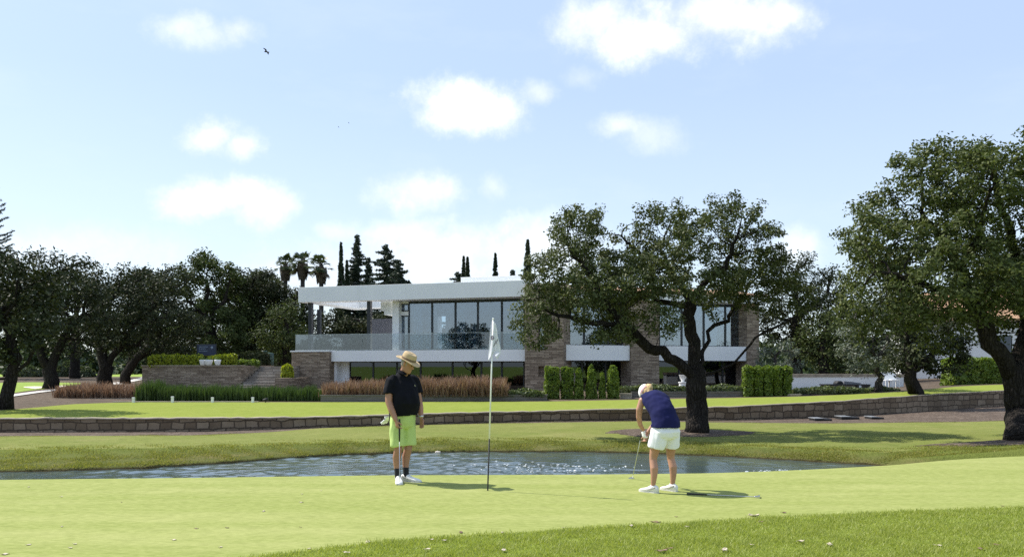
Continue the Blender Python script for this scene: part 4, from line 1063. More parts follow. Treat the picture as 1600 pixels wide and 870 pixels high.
    m = MB(); m.box(g, 0, 14, 0, 8, .5, za); m.build('wall', M['white'], r2)
    m = MB(); m.corners([g(-.5, -.6, za), g(14.5, -.6, za), g(14.5, 8.6, za), g(-.5, 8.6, za), g(-.5, -.6, za + .12), g(14.5, -.6, za + .12), g(12, 4, zb + .3), g(2, 4, zb + .3)])
    m.build('roof', M['tile'], r2)
    for ua in (3.2, 6.5, 9.8): window(r2, g, ua, ua + 1.3, -.04, 2.6, 4.0, glass='dglass')
M['frame2'] = plain('steel_rail', (.35, .38, .40), .35, .7)

def build_walls():
    # long low garden wall following the lawn
    px = np.arange(-600, 2301, 12, dtype=float)
    m = MB(); cap = MB(); rings = []; cr = []
    rg = random.Random(4)
    for p in px:
        Yb = float(np.interp(p, KP, Y_wb)); zb = float(np.interp(p, KP, z_wb)); zt = float(np.interp(p, KP, z_wt))
        x0 = (p - CX) / F
        jit = rg.uniform(-.012, .012); zt += rg.uniform(-.012, .012)
        rings.append([Vector((x0 * (Yb + jit), Yb + jit, zb - .3)), Vector((x0 * (Yb + jit), Yb + jit, zt - .03)), Vector((x0 * (Yb + .28), Yb + .28, zt - .03)), Vector((x0 * (Yb + .28), Yb + .28, zb - .3))])
        cr.append([Vector((x0 * (Yb - .035), Yb - .035, zt - .029)), Vector((x0 * (Yb - .03), Yb - .03, zt + .006)), Vector((x0 * (Yb + .20), Yb + .20, zt + .012)), Vector((x0 * (Yb + .20), Yb + .20, zt - .029))])
    root = thing('garden_wall', 'long low rubble stone wall holding up the upper lawn', 'wall', rings[0][0])
    m.loft(rings); cap.loft(cr)
    o = m.build('stonework', M['drystone'], root)
    me = o.data; uv = me.uv_layers.new(name='run')            # run length measured along the bend
    n = len(px); s = [0.0]
    for i in range(1, n): s.append(s[-1] + (rings[i][0].xy - rings[i - 1][0].xy).length)
    for fc in me.polygons:
        for li in fc.loop_indices:
            vi = me.loops[li].vertex_index; uv.data[li].uv = (s[vi // 4], me.vertices[vi].co.z)
    cap.build('coping', M['coping'], root)
    # terrace retaining wall with steps
    Fr = Frame(at(222, 0, 48.5).to_tuple()[:2], at(402, 0, 47.2).to_tuple()[:2]); U = Fr.U
    r = thing('terrace_wall', 'coursed stone retaining wall carrying the golden hedge beside the steps', 'wall', Fr(0, 0, .3))
    zt = at(0, 572, 48).z
    m = MB(); m.box(Fr, 0, U(376), 0, .5, -.2, zt); wall_uv(m.build('stonework', M['ledge'], r))
    m = MB(); m.box(Fr, -.04, U(376) + .03, -.05, .55, zt + .002, zt + .07); m.build('coping', M['coping'], r)
    m = MB(); m.box(Fr, .05, U(376) - .4, .503, 7.5, -.2, zt - .1); m.box(Fr, U(376) - .397, U(376), .503, 4.2, -.2, zt + .05); wall_uv(m.build('terrace', M['ledge'], r))
    s = thing('steps', 'flight of pale stone garden steps between the terrace wall and the villa', 'steps', Fr(U(408), 0, .3))
    n = 9; z0 = .25
    for k in range(n):
        m = MB(); za = z0 + (zt - z0) * k / n; zb = z0 + (zt - z0) * (k + 1) / n
        m.box(Fr, U(377.5) + .01, U(436), -.6 + .36 * k, -.6 + .36 * n + 2.0, za + .001, zb); wall_uv(m.build('step', M['steps'], s))
    m = MB(); m.box(Fr, U(436) + .004, U(456), -.5, 2.5, -.2, at(0, 590, 47.5).z); wall_uv(tag(m.build('planter_wall', M['ledge']), 'short stone planter wall under the lime shrub at the steps', 'wall'))
    # white garden wall at the other side
    Y = 44.0
    Fw = Frame(at(1226, 0, Y).to_tuple()[:2], at(1412, 0, Y + 1.0).to_tuple()[:2]); L = Fw.L
    w = thing('garden_wall', 'smooth white garden wall with brown stone coping behind the shrub border', 'wall', Fw(0, 0, .3))
    zt = at(0, 588.5, Y).z
    m = MB(); m.box(Fw, 0, L, 0, .3, 0, zt); m.build('render', M['white'], w)
    m = MB(); m.box(Fw, -.05, L + .05, -.05, .36, zt + .002, zt + .16); m.build('coping', M['coping'], w)
    Fp = Frame(at(1556, 0, 46).to_tuple()[:2], at(1640, 0, 47).to_tuple()[:2])
    m = MB(); m.box(Fp, 0, Fp.L, 0, .3, .2, at(0, 584, 46).z); wall_uv(tag(m.build('brick_wall', M['ledge']), 'reddish low wall at the end of the long bright hedge', 'wall'))
    # wooden planters edging the beds
    def planter(name, label, p0, Y0, p1, Y1, yt, yb, mat, depth=1.2):
        Fq = Frame(at(p0, 0, Y0).to_tuple()[:2], at(p1, 0, Y1).to_tuple()[:2])
        ta, ba = at(0, yt, Y0).z, at(0, yb, Y0).z - .25
        mm = MB(); nb = 3; hh = (ta - at(0, yb, Y0).z) / nb; z = at(0, yb, Y0).z
        mm.box(Fq, 0, Fq.L, .02, .06, ba, ta - .02)
        for k in range(nb): mm.box(Fq, 0, Fq.L, 0, .019, z + hh * k + .006 - (.25 if k == 0 else 0), z + hh * (k + 1) - .006)
        mm.box(Fq, -.03, Fq.L + .03, -.03, .16, ta - .019, ta + .02)
        mm.box(Fq, 0, .05, .061, depth, ba, ta - .021); mm.box(Fq, Fq.L - .05, Fq.L, .061, depth, ba, ta - .021)
        mm.box(Fq, .051, Fq.L - .051, .161, depth, ba, ta - .06)
        tag(mm.build(name, mat), label, 'planter')
    planter('planter', 'long weathered grey plank planter holding brown grasses below the villa', 501, 33.4, 855, 34.0, 617.5, 629, M['plank'])
    planter('planter', 'low pale plank edging under the brown grasses at the terrace wall end', 94, 35.2, 224, 35.2, 623, 629.5, M['plank_pale'])
    planter('planter', 'dark plank edging running across the brown mulch near the first oak', 18, 36.5, 93, 36.0, 621, 627, M['plank_dark'], .4)
    planter('planter', 'sunlit end of a short planter behind the bent woman', 969, 35.6, 986, 35.5, 615, 626, M['plank_pale'])
    planter('planter', 'dark long planter under the low grey green hedge at the oak trunk', 987, 36.2, 1160, 36.2, 612, 622, M['plank'])
    planter('planter', 'pale short timber block at the corner of the clipped golden hedge', 1235, 35.6, 1251, 35.6, 616, 621, M['plank_pale'])
    planter('planter', 'dark low edging before the loose shrub border', 1253, 36.0, 1352, 36.6, 616.5, 620, M['plank_dark'], .5)
    # cream skirt of the lit flower bed beyond the short steps
M['steps'] = stone_mat('step_stone', (.20, .17, .14), (.30, .26, .22), (.40, .36, .31), .5, .165, (.10, .09, .08), .012)
def plank(name, a, b):
    t = NT(name); p = t.pos(); n = t.noise(t.mapping(p, (1.2, 1.2, 14)), 2.0, 5, .65)
    return t.done(t.bsdf(t.mix(t.mrange(n, .3, .7), a, b), .8, t.bump(n, .4, .02)))
M['plank'] = plank('weathered_plank', (.10, .092, .082), (.20, .185, .165))
M['plank_pale'] = plank('pale_plank', (.34, .29, .22), (.50, .44, .34))
M['plank_dark'] = plank('dark_plank', (.035, .026, .026), (.075, .055, .052))
# ================================================================== people
M['skin'] = plain('skin_tan', (.34, .17, .11), .5, var=.10, scale=9)
M['skin2'] = plain('skin_light_tan', (.42, .22, .145), .5, var=.10, scale=9)
M['polo'] = plain('navy_black_polo', (.005, .0055, .009), .9, var=.2, scale=10, bump=.15, spec=.15)
M['lime'] = plain('lime_cotton', (.45, .58, .19), .8, var=.05, scale=6, bump=.12)
M['navy'] = plain('navy_cotton', (.009, .011, .062), .9, var=.15, scale=8, bump=.12, spec=.2)
M['whitecloth'] = plain('white_cotton', (.80, .80, .83), .8, var=.03, bump=.12)
M['straw'] = plain('straw_hat', (.46, .34, .19), .8, var=.12, scale=30, bump=.3)
M['band'] = plain('hat_band', (.15, .10, .055), .8)
M['shoe'] = plain('white_shoe_leather', (.74, .73, .68), .5, var=.05)
M['shoe_grey'] = plain('grey_shoe_panel', (.36, .35, .32), .6)
M['sole'] = plain('shoe_sole', (.60, .59, .55), .7)
M['sock'] = plain('black_sock', (.012, .012, .016), .9)
M['hair'] = plain('blond_hair', (.52, .36, .17), .6, var=.3, scale=40)
M['greyhair'] = plain('grey_hair', (.26, .23, .20), .7, var=.3, scale=40)
M['eye'] = plain('eye', (.03, .02, .015), .2)
M['visor'] = plain('white_cap', (.82, .80, .82), .7)
M['pinkband'] = plain('pink_strap', (.50, .22, .26), .7)
M['steel'] = plain('club_steel', (.55, .56, .56), .25, .9)
M['grip'] = plain('club_grip', (.014, .014, .015), .7)
M['watch'] = plain('watch_steel', (.55, .55, .55), .3, .8)

def ell(m, c, a, b, n=16):
    return [c + a * math.cos(2 * math.pi * k / n) + b * math.sin(2 * math.pi * k / n) for k in range(n)]

class Fig:
    """a local basis: r = the figure's right, f = forward, z = up"""
    def __init__(s, O, fwd):
        s.O = Vector(O); f = Vector((fwd[0], fwd[1], 0)).normalized(); s.f = f; s.r = f.cross(Vector((0, 0, 1)))
    def P(s, r, f, z): return s.O + s.r * r + s.f * f + Vector((0, 0, z))
    def D(s, r, f, z): return s.r * r + s.f * f + Vector((0, 0, z))

def limb(m, pts, n=14):
    """tapered limb through (point, radius), rounded ends"""
    P = [p for p, _ in pts]; R = [r for _, r in pts]
    d0 = (P[0] - P[1]).normalized(); d1 = (P[-1] - P[-2]).normalized()
    P = [P[0] + d0 * R[0] * .7, P[0] + d0 * R[0] * .4] + P + [P[-1] + d1 * R[-1] * .4, P[-1] + d1 * R[-1] * .7]
    R = [R[0] * .35, R[0] * .8] + R + [R[-1] * .8, R[-1] * .35]
    m.tube(P, R, n)

def remesh(m, name, vox, smooth=6, noise=None):
    me = m.mesh('raw'); bm = bmesh.new(); bm.from_mesh(me); bmesh.ops.recalc_face_normals(bm, faces=bm.faces); bm.to_mesh(me); bm.free()
    o = bpy.data.objects.new('raw', me); COL.objects.link(o)
    a = o.modifiers.new('r', 'REMESH'); a.mode = 'VOXEL'; a.voxel_size = vox; a.adaptivity = 0
    s = o.modifiers.new('s', 'SMOOTH'); s.factor = .5; s.iterations = smooth
    dg = bpy.context.evaluated_depsgraph_get(); dg.update()
    out = bpy.data.meshes.new_from_object(o.evaluated_get(dg)); out.name = name
    bpy.data.objects.remove(o)
    if noise:
        amp, sc, st = noise
        out.update(); ns = [v.normal.copy() for v in out.vertices]
        for v, nn in zip(out.vertices, ns):
            q = Vector((v.co.x * sc, v.co.y * sc, v.co.z * sc * st)); v.co += nn * amp * (mnoise.noise(q) + .5 * mnoise.noise(q * 2.3))
    out.shade_smooth(); return out

def head(m, c, up, fw, s=1.0):
    """skull, jaw, nose, ears, brow and lips round the head centre"""
    rt = fw.cross(up).normalized()
    R = []
    for z, w, dpt, off in ((-.118, .022, .030, .050), (-.108, .042, .055, .034), (-.085, .054, .074, .018), (-.05, .064, .086, .006), (-.01, .070, .093, .0), (.03, .074, .097, -.004), (.065, .070, .092, -.008), (.095, .052, .068, -.010), (.112, .024, .032, -.010)):
        R.append(ell(m, c + up * z * s + fw * off * s, rt * w * s, fw * dpt * s))
    m.loft(R)
    n0 = c + fw * .088 * s
    m.loft([ell(m, n0 + up * .02 * s, rt * .008 * s, fw * .010 * s, 8), ell(m, n0 + up * -.01 * s + fw * .010 * s, rt * .012 * s, fw * .014 * s, 8), ell(m, n0 - up * .030 * s + fw * .016 * s, rt * .017 * s, fw * .018 * s, 8), ell(m, n0 - up * .040 * s + fw * .004 * s, rt * .012 * s, fw * .010 * s, 8)])
    m.tube([n0 - up * .062 * s - rt * .022 * s - fw * .006 * s, n0 - up * .060 * s + fw * .004 * s, n0 - up * .062 * s + rt * .022 * s - fw * .006 * s], [.006 * s, .009 * s, .006 * s], 6)
    m.tube([n0 + up * .032 * s - rt * .045 * s - fw * .020 * s, n0 + up * .036 * s - fw * .002 * s, n0 + up * .032 * s + rt * .045 * s - fw * .020 * s], [.008 * s, .009 * s, .008 * s], 6)
    for k in (-1, 1):
        e = c + rt * k * .076 * s - fw * .008 * s
        m.loft([ell(m, e - up * .034 * s, rt * .006 * s, fw * .010 * s, 8), ell(m, e - up * .01 * s + rt * k * .006 * s, rt * .008 * s, fw * .018 * s, 8), ell(m, e + up * .022 * s + rt * k * .008 * s, rt * .008 * s, fw * .020 * s, 8), ell(m, e + up * .034 * s, rt * .006 * s, fw * .010 * s, 8)])

def eyes(root, c, up, fw, s=1.0):
    rt = fw.cross(up).normalized()
    for k in (-1, 1):
        m = MB(); p = c + fw * .083 * s + rt * k * .031 * s + up * .010 * s
        m.lathe(p, [(.001, -.008), (.006, -.006), (.009, 0), (.006, .006), (.001, .008)], 10); m.build('eye', M['eye'], root, True)

def hand(m, wrist, d, nrm, thumb, curl=.5, s=1.0, spread=.12):
    """palm, four bent fingers and a thumb; d = along the palm, nrm = out of the palm, thumb = towards the thumb side"""
    d = d.normalized(); nrm = (nrm - d * nrm.dot(d)).normalized(); t = (thumb - d * thumb.dot(d) - nrm * thumb.dot(nrm)).normalized()
    m.loft([ell(m, wrist, t * .027 * s, nrm * .019 * s, 10), ell(m, wrist + d * .03 * s, t * .034 * s, nrm * .017 * s, 10), ell(m, wrist + d * .075 * s, t * .042 * s, nrm * .015 * s, 10), ell(m, wrist + d * .095 * s, t * .038 * s, nrm * .011 * s, 10)])
    for k, (off, ln) in enumerate(((.031, .074), (.010, .084), (-.011, .078), (-.031, .060))):
        p = wrist + d * .088 * s + t * off * s; a = curl * (.8 + .12 * k); q = [p - d * .02 * s]; dd = d + t * (off * spread / .03)
        for j, fr in enumerate((.45, .32, .23)):
            ang = a * (j + .6) * .8; v = dd.normalized() * math.cos(ang) + nrm * math.sin(ang); p = p + v * ln * fr * s; q.append(p)
        m.tube(q, [.0100 * s, .0094 * s, .0086 * s, .0066 * s], 7)
    p = wrist + d * .028 * s + t * .026 * s
    m.tube([p, p + (t * .75 + d * .55 + nrm * .25).normalized() * .034 * s, p + (t * .55 + d * .8 + nrm * .45).normalized() * .062 * s, p + (t * .42 + d * .8 + nrm * .6).normalized() * .083 * s], [.013 * s, .012 * s, .0105 * s, .007 * s], 7)

def shoe(root, fig, heel, dr, s=1.0):
    """golf shoe: sole, upper, grey side panel; heel point on the ground, dr = toe direction"""
    dr = Vector((dr.x, dr.y, 0)).normalized(); rt = dr.cross(Vector((0, 0, 1))); up = Vector((0, 0, 1))
    def ring(x, w, z0, z1):
        c = heel + dr * x * s; out = []
        for k in range(14):
            a = 2 * math.pi * k / 14; zz = (z0 + z1) / 2 + (z1 - z0) / 2 * math.sin(a)
            out.append(c + rt * w * s * math.cos(a) + up * zz * s)
        return out
    m = MB(); m.loft([ring(-.012, .018, .02, .075), ring(.0, .032, .012, .10), ring(.04, .036, .012, .118), ring(.085, .037, .012, .112), ring(.13, .040, .012, .088), ring(.18, .046, .012, .068), ring(.225, .045, .012, .058), ring(.26, .034, .014, .046), ring(.280, .015, .018, .034)])
    o = m.build('shoe', M['shoe'], root, True)
    m = MB(); rr = []
    for zz in (.0, .022):
        rr.append([heel + dr * x * s + rt * w * s + up * zz * s for x, w in ((-.018, 0), (-.01, .028), (.03, .039), (.10, .038), (.18, .050), (.23, .047), (.27, .030), (.29, 0), (.27, -.030), (.23, -.047), (.18, -.050), (.10, -.038), (.03, -.039), (-.01, -.028))])
    m.loft(rr); m.build('sole', M['sole'], o)
    m = MB()
    for k in (-1, 1): m.tube([heel + dr * .02 * s + rt * k * .034 * s + up * .085 * s, heel + dr * .08 * s + rt * k * .035 * s + up * .06 * s, heel + dr * .14 * s + rt * k * .039 * s + up * .045 * s], [.010 * s, .010 * s, .006 * s], 6)
    for q in (.085, .11, .135): m.tube([heel + dr * q * s + rt * .022 * s + up * (.128 - q * .42) * s, heel + dr * q * s + up * (.150 - q * .47) * s, heel + dr * q * s - rt * .022 * s + up * (.128 - q * .42) * s], .005 * s, 5)
    m.build('lacing', M['shoe_grey'], o)

def putter(name, label, top, headp, hd, grip=.27, r=.006):
    """grip, steel shaft and a flat head lying along hd"""
    top, headp = Vector(top), Vector(headp); d = (headp - top).normalized(); L = (headp - top).length
    root = thing(name, label, 'golf club', headp)
    m = MB(); m.tube([top, top + d * .03, top + d * grip * .6, top + d * grip], [.013, .0145, .0125, .009], 10); m.build('grip', M['grip'], root, True)
    m = MB(); m.tube([top + d * grip, top + d * (L - .03), headp + Vector((0, 0, .008))], [r, r * .8, r * .8], 8); m.build('shaft', M['steel'], root, True)
    h = Vector((hd[0], hd[1], 0)).normalized(); w = Vector((-h.y, h.x, 0))
    m = MB()
    def fr(u, v, z): return headp + h * u + w * v + Vector((0, 0, z))
    m.box(fr, -.055, .055, -.010, .012, -.012, .016); m.loft([[fr(.045 * math.cos(a), .013 + .045 * (1 if math.sin(a) > 0 else 0) * abs(math.sin(a)), z) for a in [2 * math.pi * k / 12 for k in range(12)]] for z in (-.011, .010)])
    m.build('club_head', M['steel'], root, bevel=.002)
    return root

def build_man():
    g = Fig(((629 - CX) / F * 11.05, 11.05, 0), (.68, -.73)); P, D = g.P, g.D; up = Vector((0, 0, 1))
    m = MB()
    hc = P(0, .118, 1.640); fw = D(-.38, .84, -.40).normalized(); hu = (up - fw * up.dot(fw)).normalized()
    head(m, hc, hu, fw)
    limb(m, [(P(0, .015, 1.47), .075), (P(0, .045, 1.54), .062), (P(0, .085, 1.60), .058)])
    m.loft([ell(m, P(0, f, z), g.r * w, g.f * d) for f, z, w, d in ((0, .84, .10, .09), (0, .90, .160, .115), (.015, 1.0, .165, .125), (.04, 1.12, .172, .150), (.03, 1.24, .172, .140), (.01, 1.36, .178, .115), (0, 1.45, .150, .085), (0, 1.50, .075, .06))])
    arms = {1: [(P(.178, -.005, 1.405), .060), (P(.222, .0, 1.30), .056), (P(.240, .02, 1.13), .050), (P(.230, .07, 1.02), .047), (P(.205, .135, .885), .031)],
            -1: [(P(-.178, -.005, 1.405), .060), (P(-.225, .01, 1.30), .055), (P(-.254, .03, 1.13), .050), (P(-.257, .06, 1.02), .046), (P(-.245, .10, .90), .031)]}
    for k in (1, -1): limb(m, arms[k])
    hand(m, P(.205, .135, .885), D(-.10, .25, -1), D(-.9, .1, 0), D(-.2, 1, .1), 1.15)
    hand(m, P(-.245, .10, .90), D(-.02, .16, -1), D(.95, .1, 0), D(.1, 1, .1), .45)
    for k in (1, -1):
        limb(m, [(P(.085 * k, 0, .86), .092), (P(.092 * k, .005, .70), .080), (P(.088 * k, .01, .52), .060), (P(.084 * k, .015, .47), .055), (P(.080 * k, -.025, .36), .058), (P(.074 * k, -.03, .24), .045), (P(.070 * k, -.02, .12), .034), (P(.070 * k, 0, .07), .034)])
    me = remesh(m, 'person', .0068, 3); body = link(me, 'person', M['skin'])
    tag(body, 'standing man in straw hat, black polo and lime shorts looking down', 'person')
    eyes(body, hc, hu, fw)
    # hair at the back and sides, under the hat
    m = MB(); rt = fw.cross(hu)
    m.loft([ell(m, hc - fw * .012 + hu * z, rt * w, fw * d) for z, w, d in ((-.045, .066, .076), (.0, .077, .088), (.05, .080, .093), (.09, .062, .070))])
    for v in range(len(m.v)): pass
    link(remesh(m, 'hair', .012, 2), 'hair', M['greyhair'], body)
    # hat: wavy brim and pinched crown
    hb = hc + hu * .048 - fw * .008; m = MB(); n = 40; rings = []
    def hp(a, r, z, k=1.0): return hb + rt * (math.cos(a) * r) + fw * (math.sin(a) * r * 1.16) + hu * z
    for r, z in ((.092, .004), (.118, -.004), (.150, -.006), (.157, -.002), (.157, .004), (.150, .0005), (.118, .006), (.092, .012), (.0905, .03), (.088, .07), (.082, .098), (.072, .112), (.055, .116), (.03, .107), (.004, .102)):
        ring = []
        for q in range(n):
            a = 2 * math.pi * q / n; zz = z
            if r > .1: zz += (r - .094) * (.20 * math.cos(2 * a) - .12 * math.sin(a) + .06 * math.sin(3 * a + 1))
            if z > .09 and abs(r) < .08: zz -= .012 * max(0, math.sin(a))
            ring.append(hp(a, r, zz))
        rings.append(ring)
    m.loft(rings); hat = m.build('hat', M['straw'], body, True)
    m = MB(); m.loft([[hp(2 * math.pi * q / n, r, z) for q in range(n)] for r, z in ((.0935, .013), (.0945, .016), (.0925, .038), (.0905, .040))], False); m.build('hat_band', M['band'], hat, True)
    # polo shirt
    m = MB()
    m.loft([ell(m, P(0, f, z), g.r * w, g.f * d, 24) for f, z, w, d in ((.015, .935, .202, .160), (.02, .96, .208, .168), (.03, 1.01, .212, .180), (.055, 1.10, .215, .200), (.042, 1.22, .210, .185), (.014, 1.35, .206, .148), (.0, 1.43, .180, .110), (.0, 1.475, .135, .092), (.01, 1.525, .078, .070))])
    for k in (1, -1):
        a = arms[k]; q = a[1][0].lerp(a[2][0], .42)
        m.tube([P(.09 * k, -.002, 1.435), P(.15 * k, -.005, 1.420), a[0][0] + g.r * .008 * k, a[1][0], q], [.060, .074, .078, .078, .086], 18)
    link(remesh(m, 'polo_shirt', .010, 4, (.018, 8.5, .45)), 'polo_shirt', M['polo'], body)
    m = MB()      # collar
    cc = P(0, .030, 1.530)
    def col(a, r, z): return cc + g.r * (math.cos(a) * r) + g.f * (math.sin(a) * r * 1.08 + .012) + up * (z - .030 * math.sin(a))
    aa = [math.pi / 2 + .28 + (2 * math.pi - .56) * k / 28 for k in range(29)]
    rows_ = [[col(a, r, z) for a in aa] for r, z in ((.066, .028), (.072, .030), (.088, -.008), (.086, -.016), (.074, .010), (.064, .008))]
    for i in range(len(rows_) - 1):
        for k in range(28): m.add([rows_[i][k], rows_[i][k + 1], rows_[i + 1][k + 1], rows_[i + 1][k]], [(0, 1, 2, 3)])
    m.build('collar', M['polo'], body, True)
    m = MB()      # small pale emblem on the left breast
    ec = P(-.085, .166, 1.345); er = D(-.94, -.32, 0).normalized(); eu = D(0, .12, .99).normalized(); en = er.cross(eu) * -1
    def fr(u, v, z): return ec + er * u + eu * v + g.f * z
    for (a, b, c, d) in ((-.012, -.006, -.004, .014), (-.004, .004, .0, .007), (.004, .012, -.010, .003), (.012, .018, -.012, -.005)):
        m.box(fr, a, b, c, d, -.002, .006)
    m.build('emblem', M['watch'], body)
    # shorts
    m = MB()
    m.loft([ell(m, P(0, f, z), g.r * w, g.f * d, 24) for f, z, w, d in ((.01, .97, .178, .138), (.008, .93, .186, .145), (.0, .84, .194, .146), (.0, .78, .188, .135), (.0, .75, .16, .11))])
    for k in (1, -1):
        m.tube([P(.085 * k, 0, .86), P(.094 * k, .003, .75), P(.096 * k, .010, .62), P(.097 * k, .014, .515)], [.105, .106, .101, .101], 20)
    link(remesh(m, 'shorts', .010, 4, (.016, 9, .35)), 'shorts', M['lime'], body)
    for k, dr in ((1, D(.45, .80, 0)), (-1, D(-.45, .80, 0))):
        m = MB(); m.tube([P(.072 * k, -.022, .215), P(.072 * k, -.024, .205), P(.070 * k, -.018, .12), P(.070 * k, .0, .06)], [.042, .043, .040, .042], 14); m.build('sock', M['sock'], body, True)
        d2 = Vector((dr.x, dr.y, 0)).normalized(); shoe(body, g, P(.070 * k, 0, 0) - d2 * .075, dr, 1.06)
    # white glove tucked in the back pocket
    m = MB(); gp = P(.155, -.135, .89)
    m.loft([ell(m, gp + up * z + g.f * -.02, g.r * w, g.f * .012, 10) for z, w in ((-.03, .030), (.0, .036), (.03, .040))])
    for k, (a, ln) in enumerate(((-.9, .07), (-.45, .085), (0, .09), (.4, .075))):
        q = gp + g.f * -.03 + g.r * .02 * (k - 1.5) - up * .02; v = D(.35 * (k - 1) * .5 + .35, -.5, -.8).normalized(); m.tube([q, q + v * ln * .6, q + v * ln + up * .008], [.011, .011, .008], 7)
    m.build('glove', M['whitecloth'], body, True)
    # watch on the left wrist
    m = MB(); wp = P(-.247, .095, .915); m.tube([wp - up * .012, wp + up * .012], [.036, .036], 14); m.build('watch', M['watch'], body, True)
    top = P(.185, .19, .90)
    putter('golf_club', 'putter held upright beside the lime shorts by the standing man', top, P(.17, .17, .012), D(1, 0, 0), .30, .004)

def build_woman():
    g = Fig(((1033 - CX) / F * 10.25, 10.25, 0), (-.42, .91)); P, D = g.P, g.D; up = Vector((0, 0, 1))
    m = MB()
    sp = [(-.10, .80), (-.10, .90), (-.05, 1.00), (.04, 1.09), (.13, 1.155), (.22, 1.20), (.29, 1.22)]
    hc = P(.03, .375, 1.265); fw = D(-.1, .45, -.88).normalized(); hu = D(0, .88, .46); hu = (hu - fw * hu.dot(fw)).normalized()
    head(m, hc, hu, fw, .95)
    limb(m, [(P(.025, .24, 1.20), .058), (P(.03, .30, 1.235), .050), (hc - hu * .05 - fw * .02, .050)])
    def spine(scale_w, scale_d, n=18, rows=None):
        R = []
        for i, (f, z) in enumerate(sp):
            a = sp[max(0, i - 1)]; b = sp[min(len(sp) - 1, i + 1)]; t = D(0, b[0] - a[0], b[1] - a[1]).normalized(); dp = g.r.cross(t)
            w, d = ((.165, .115), (.172, .120), (.160, .118), (.160, .118), (.172, .118), (.170, .095), (.105, .06))[i]
            R.append(ell(m, P(.03 * max(0, f + .05) / .3, f, z), g.r * w * scale_w, dp * d * scale_d, n))
        return R
    m.loft(spine(.97, .95))
    arms = {-1: [(P(-.140, .215, 1.175), .046), (P(-.172, .24, 1.05), .043), (P(-.158, .27, .945), .036), (P(-.11, .315, .85), .031), (P(-.035, .345, .765), .023)],
            1: [(P(.165, .215, 1.175), .046), (P(.20, .25, 1.05), .043), (P(.185, .29, .94), .036), (P(.11, .335, .83), .031), (P(.03, .37, .715), .023)]}
    for k in (1, -1): limb(m, arms[k])
    hand(m, P(.03, .37, .715), D(-.1, .1, -1), D(-1, -.1, 0), D(-.2, .9, 0), 1.4, .9)
    legs = {k: [(P(.085 * k, -.09, .80), .092), (P(.115 * k, -.06, .64), .077), (P(.132 * k, -.02, .47), .053), (P(.138 * k, -.02, .42), .048), (P(.145 * k, -.055, .32), .052), (P(.148 * k, -.055, .22), .042), (P(.150 * k, -.04, .11), .030), (P(.150 * k, -.02, .06), .032)] for k in (1, -1)}
    for k in (1, -1): limb(m, legs[k])
    body = link(remesh(m, 'person', .0068, 3), 'person', M['skin2'])
    tag(body, 'bent over woman in navy sleeveless top and white shorts putting', 'person')
    eyes(body, hc, hu, fw, .95)
    m = MB(); hand(m, P(-.035, .345, .765), D(.15, .12, -1), D(1, .1, 0), D(.3, .9, 0), 1.4, .93); link(remesh(m, 'glove', .006, 2), 'glove', M['whitecloth'], body)
    # hair with a gathered tail, cap
    rt = fw.cross(hu); m = MB()
    m.loft([ell(m, hc - fw * .020 + hu * z, rt * w, fw * d) for z, w, d in ((-.09, .045, .05), (-.04, .066, .076), (.0, .074, .084), (.03, .072, .082), (.06, .06, .07))])
    b0 = hc - fw * .085 + hu * .02
    m.tube([b0 + fw * .02, b0 - g.f * .02 + up * .004, b0 - g.f * .05 - up * .004, b0 - g.f * .07 - up * .030, b0 - up * .055 - g.f * .065], [.026, .034, .034, .026, .010], 10)
    link(remesh(m, 'hair', .009, 2, (.006, 30, .4)), 'hair', M['hair'], body)
    m = MB(); c0 = hc + hu * -.004
    m.loft([ell(m, c0 + hu * z + fw * (.012 - .012 * z / .1), rt * w, fw * d, 24) for z, w, d in ((-.01, .086, .100), (.03, .088, .103), (.068, .081, .096), (.102, .058, .070), (.118, .024, .028))])
    cap = m.build('cap', M['visor'], body, True)
    m = MB(); pr = []
    for rr, zz in ((.0, .0), (1.0, -.008)):
        pr.append([c0 + rt * math.sin(a) * .082 + fw * (math.cos(a) * .098 + .075 * rr * math.cos(a) + .01) + hu * (zz + .004) for a in np.linspace(-1.15, 1.15, 13)])
    for zz in (0, .006):
        for k in range(12): m.add([pr[0][k] + hu * zz, pr[0][k + 1] + hu * zz, pr[1][k + 1] + hu * zz, pr[1][k] + hu * zz], [(0, 1, 2, 3)])
    m.build('peak', M['visor'], cap, True)
    m = MB(); m.loft([ell(m, c0 + hu * z, rt * .0885, fw * .1035, 24) for z in (-.006, .012)], False); m.build('strap', M['pinkband'], cap, True)
    # top
    m = MB(); R = spine(1.13, 1.16, 24)
    t0 = D(0, .05, -1).normalized()
    R = [ell(m, P(0, -.100, .835), g.r * .206, g.f * -.158, 24), ell(m, P(0, -.098, .87), g.r * .203, g.f * -.152, 24)] + R[1:]; m.loft(R)
    for k in (1, -1): m.tube([P(.06 * k, .20, 1.185), P(.12 * k, .215, 1.19), arms[k][0][0] + g.r * .004 * k + up * .012], [.055, .062, .056], 14)
    link(remesh(m, 'sleeveless_top', .010, 4, (.011, 8, 1.0)), 'sleeveless_top', M['navy'], body)
    # shorts
    m = MB()
    m.loft([ell(m, P(0, f, z), g.r * w, g.f * d, 24) for f, z, w, d in ((-.095, .865, .140, .100), (-.10, .840, .178, .130), (-.10, .78, .200, .148), (-.095, .72, .196, .135), (-.09, .69, .17, .11))])
    for k in (1, -1): m.tube([P(.088 * k, -.095, .80), P(.103 * k, -.08, .70), P(.118 * k, -.055, .575)], [.108, .110, .108], 20)
    link(remesh(m, 'shorts', .010, 4, (.016, 9, .35)), 'shorts', M['whitecloth'], body)
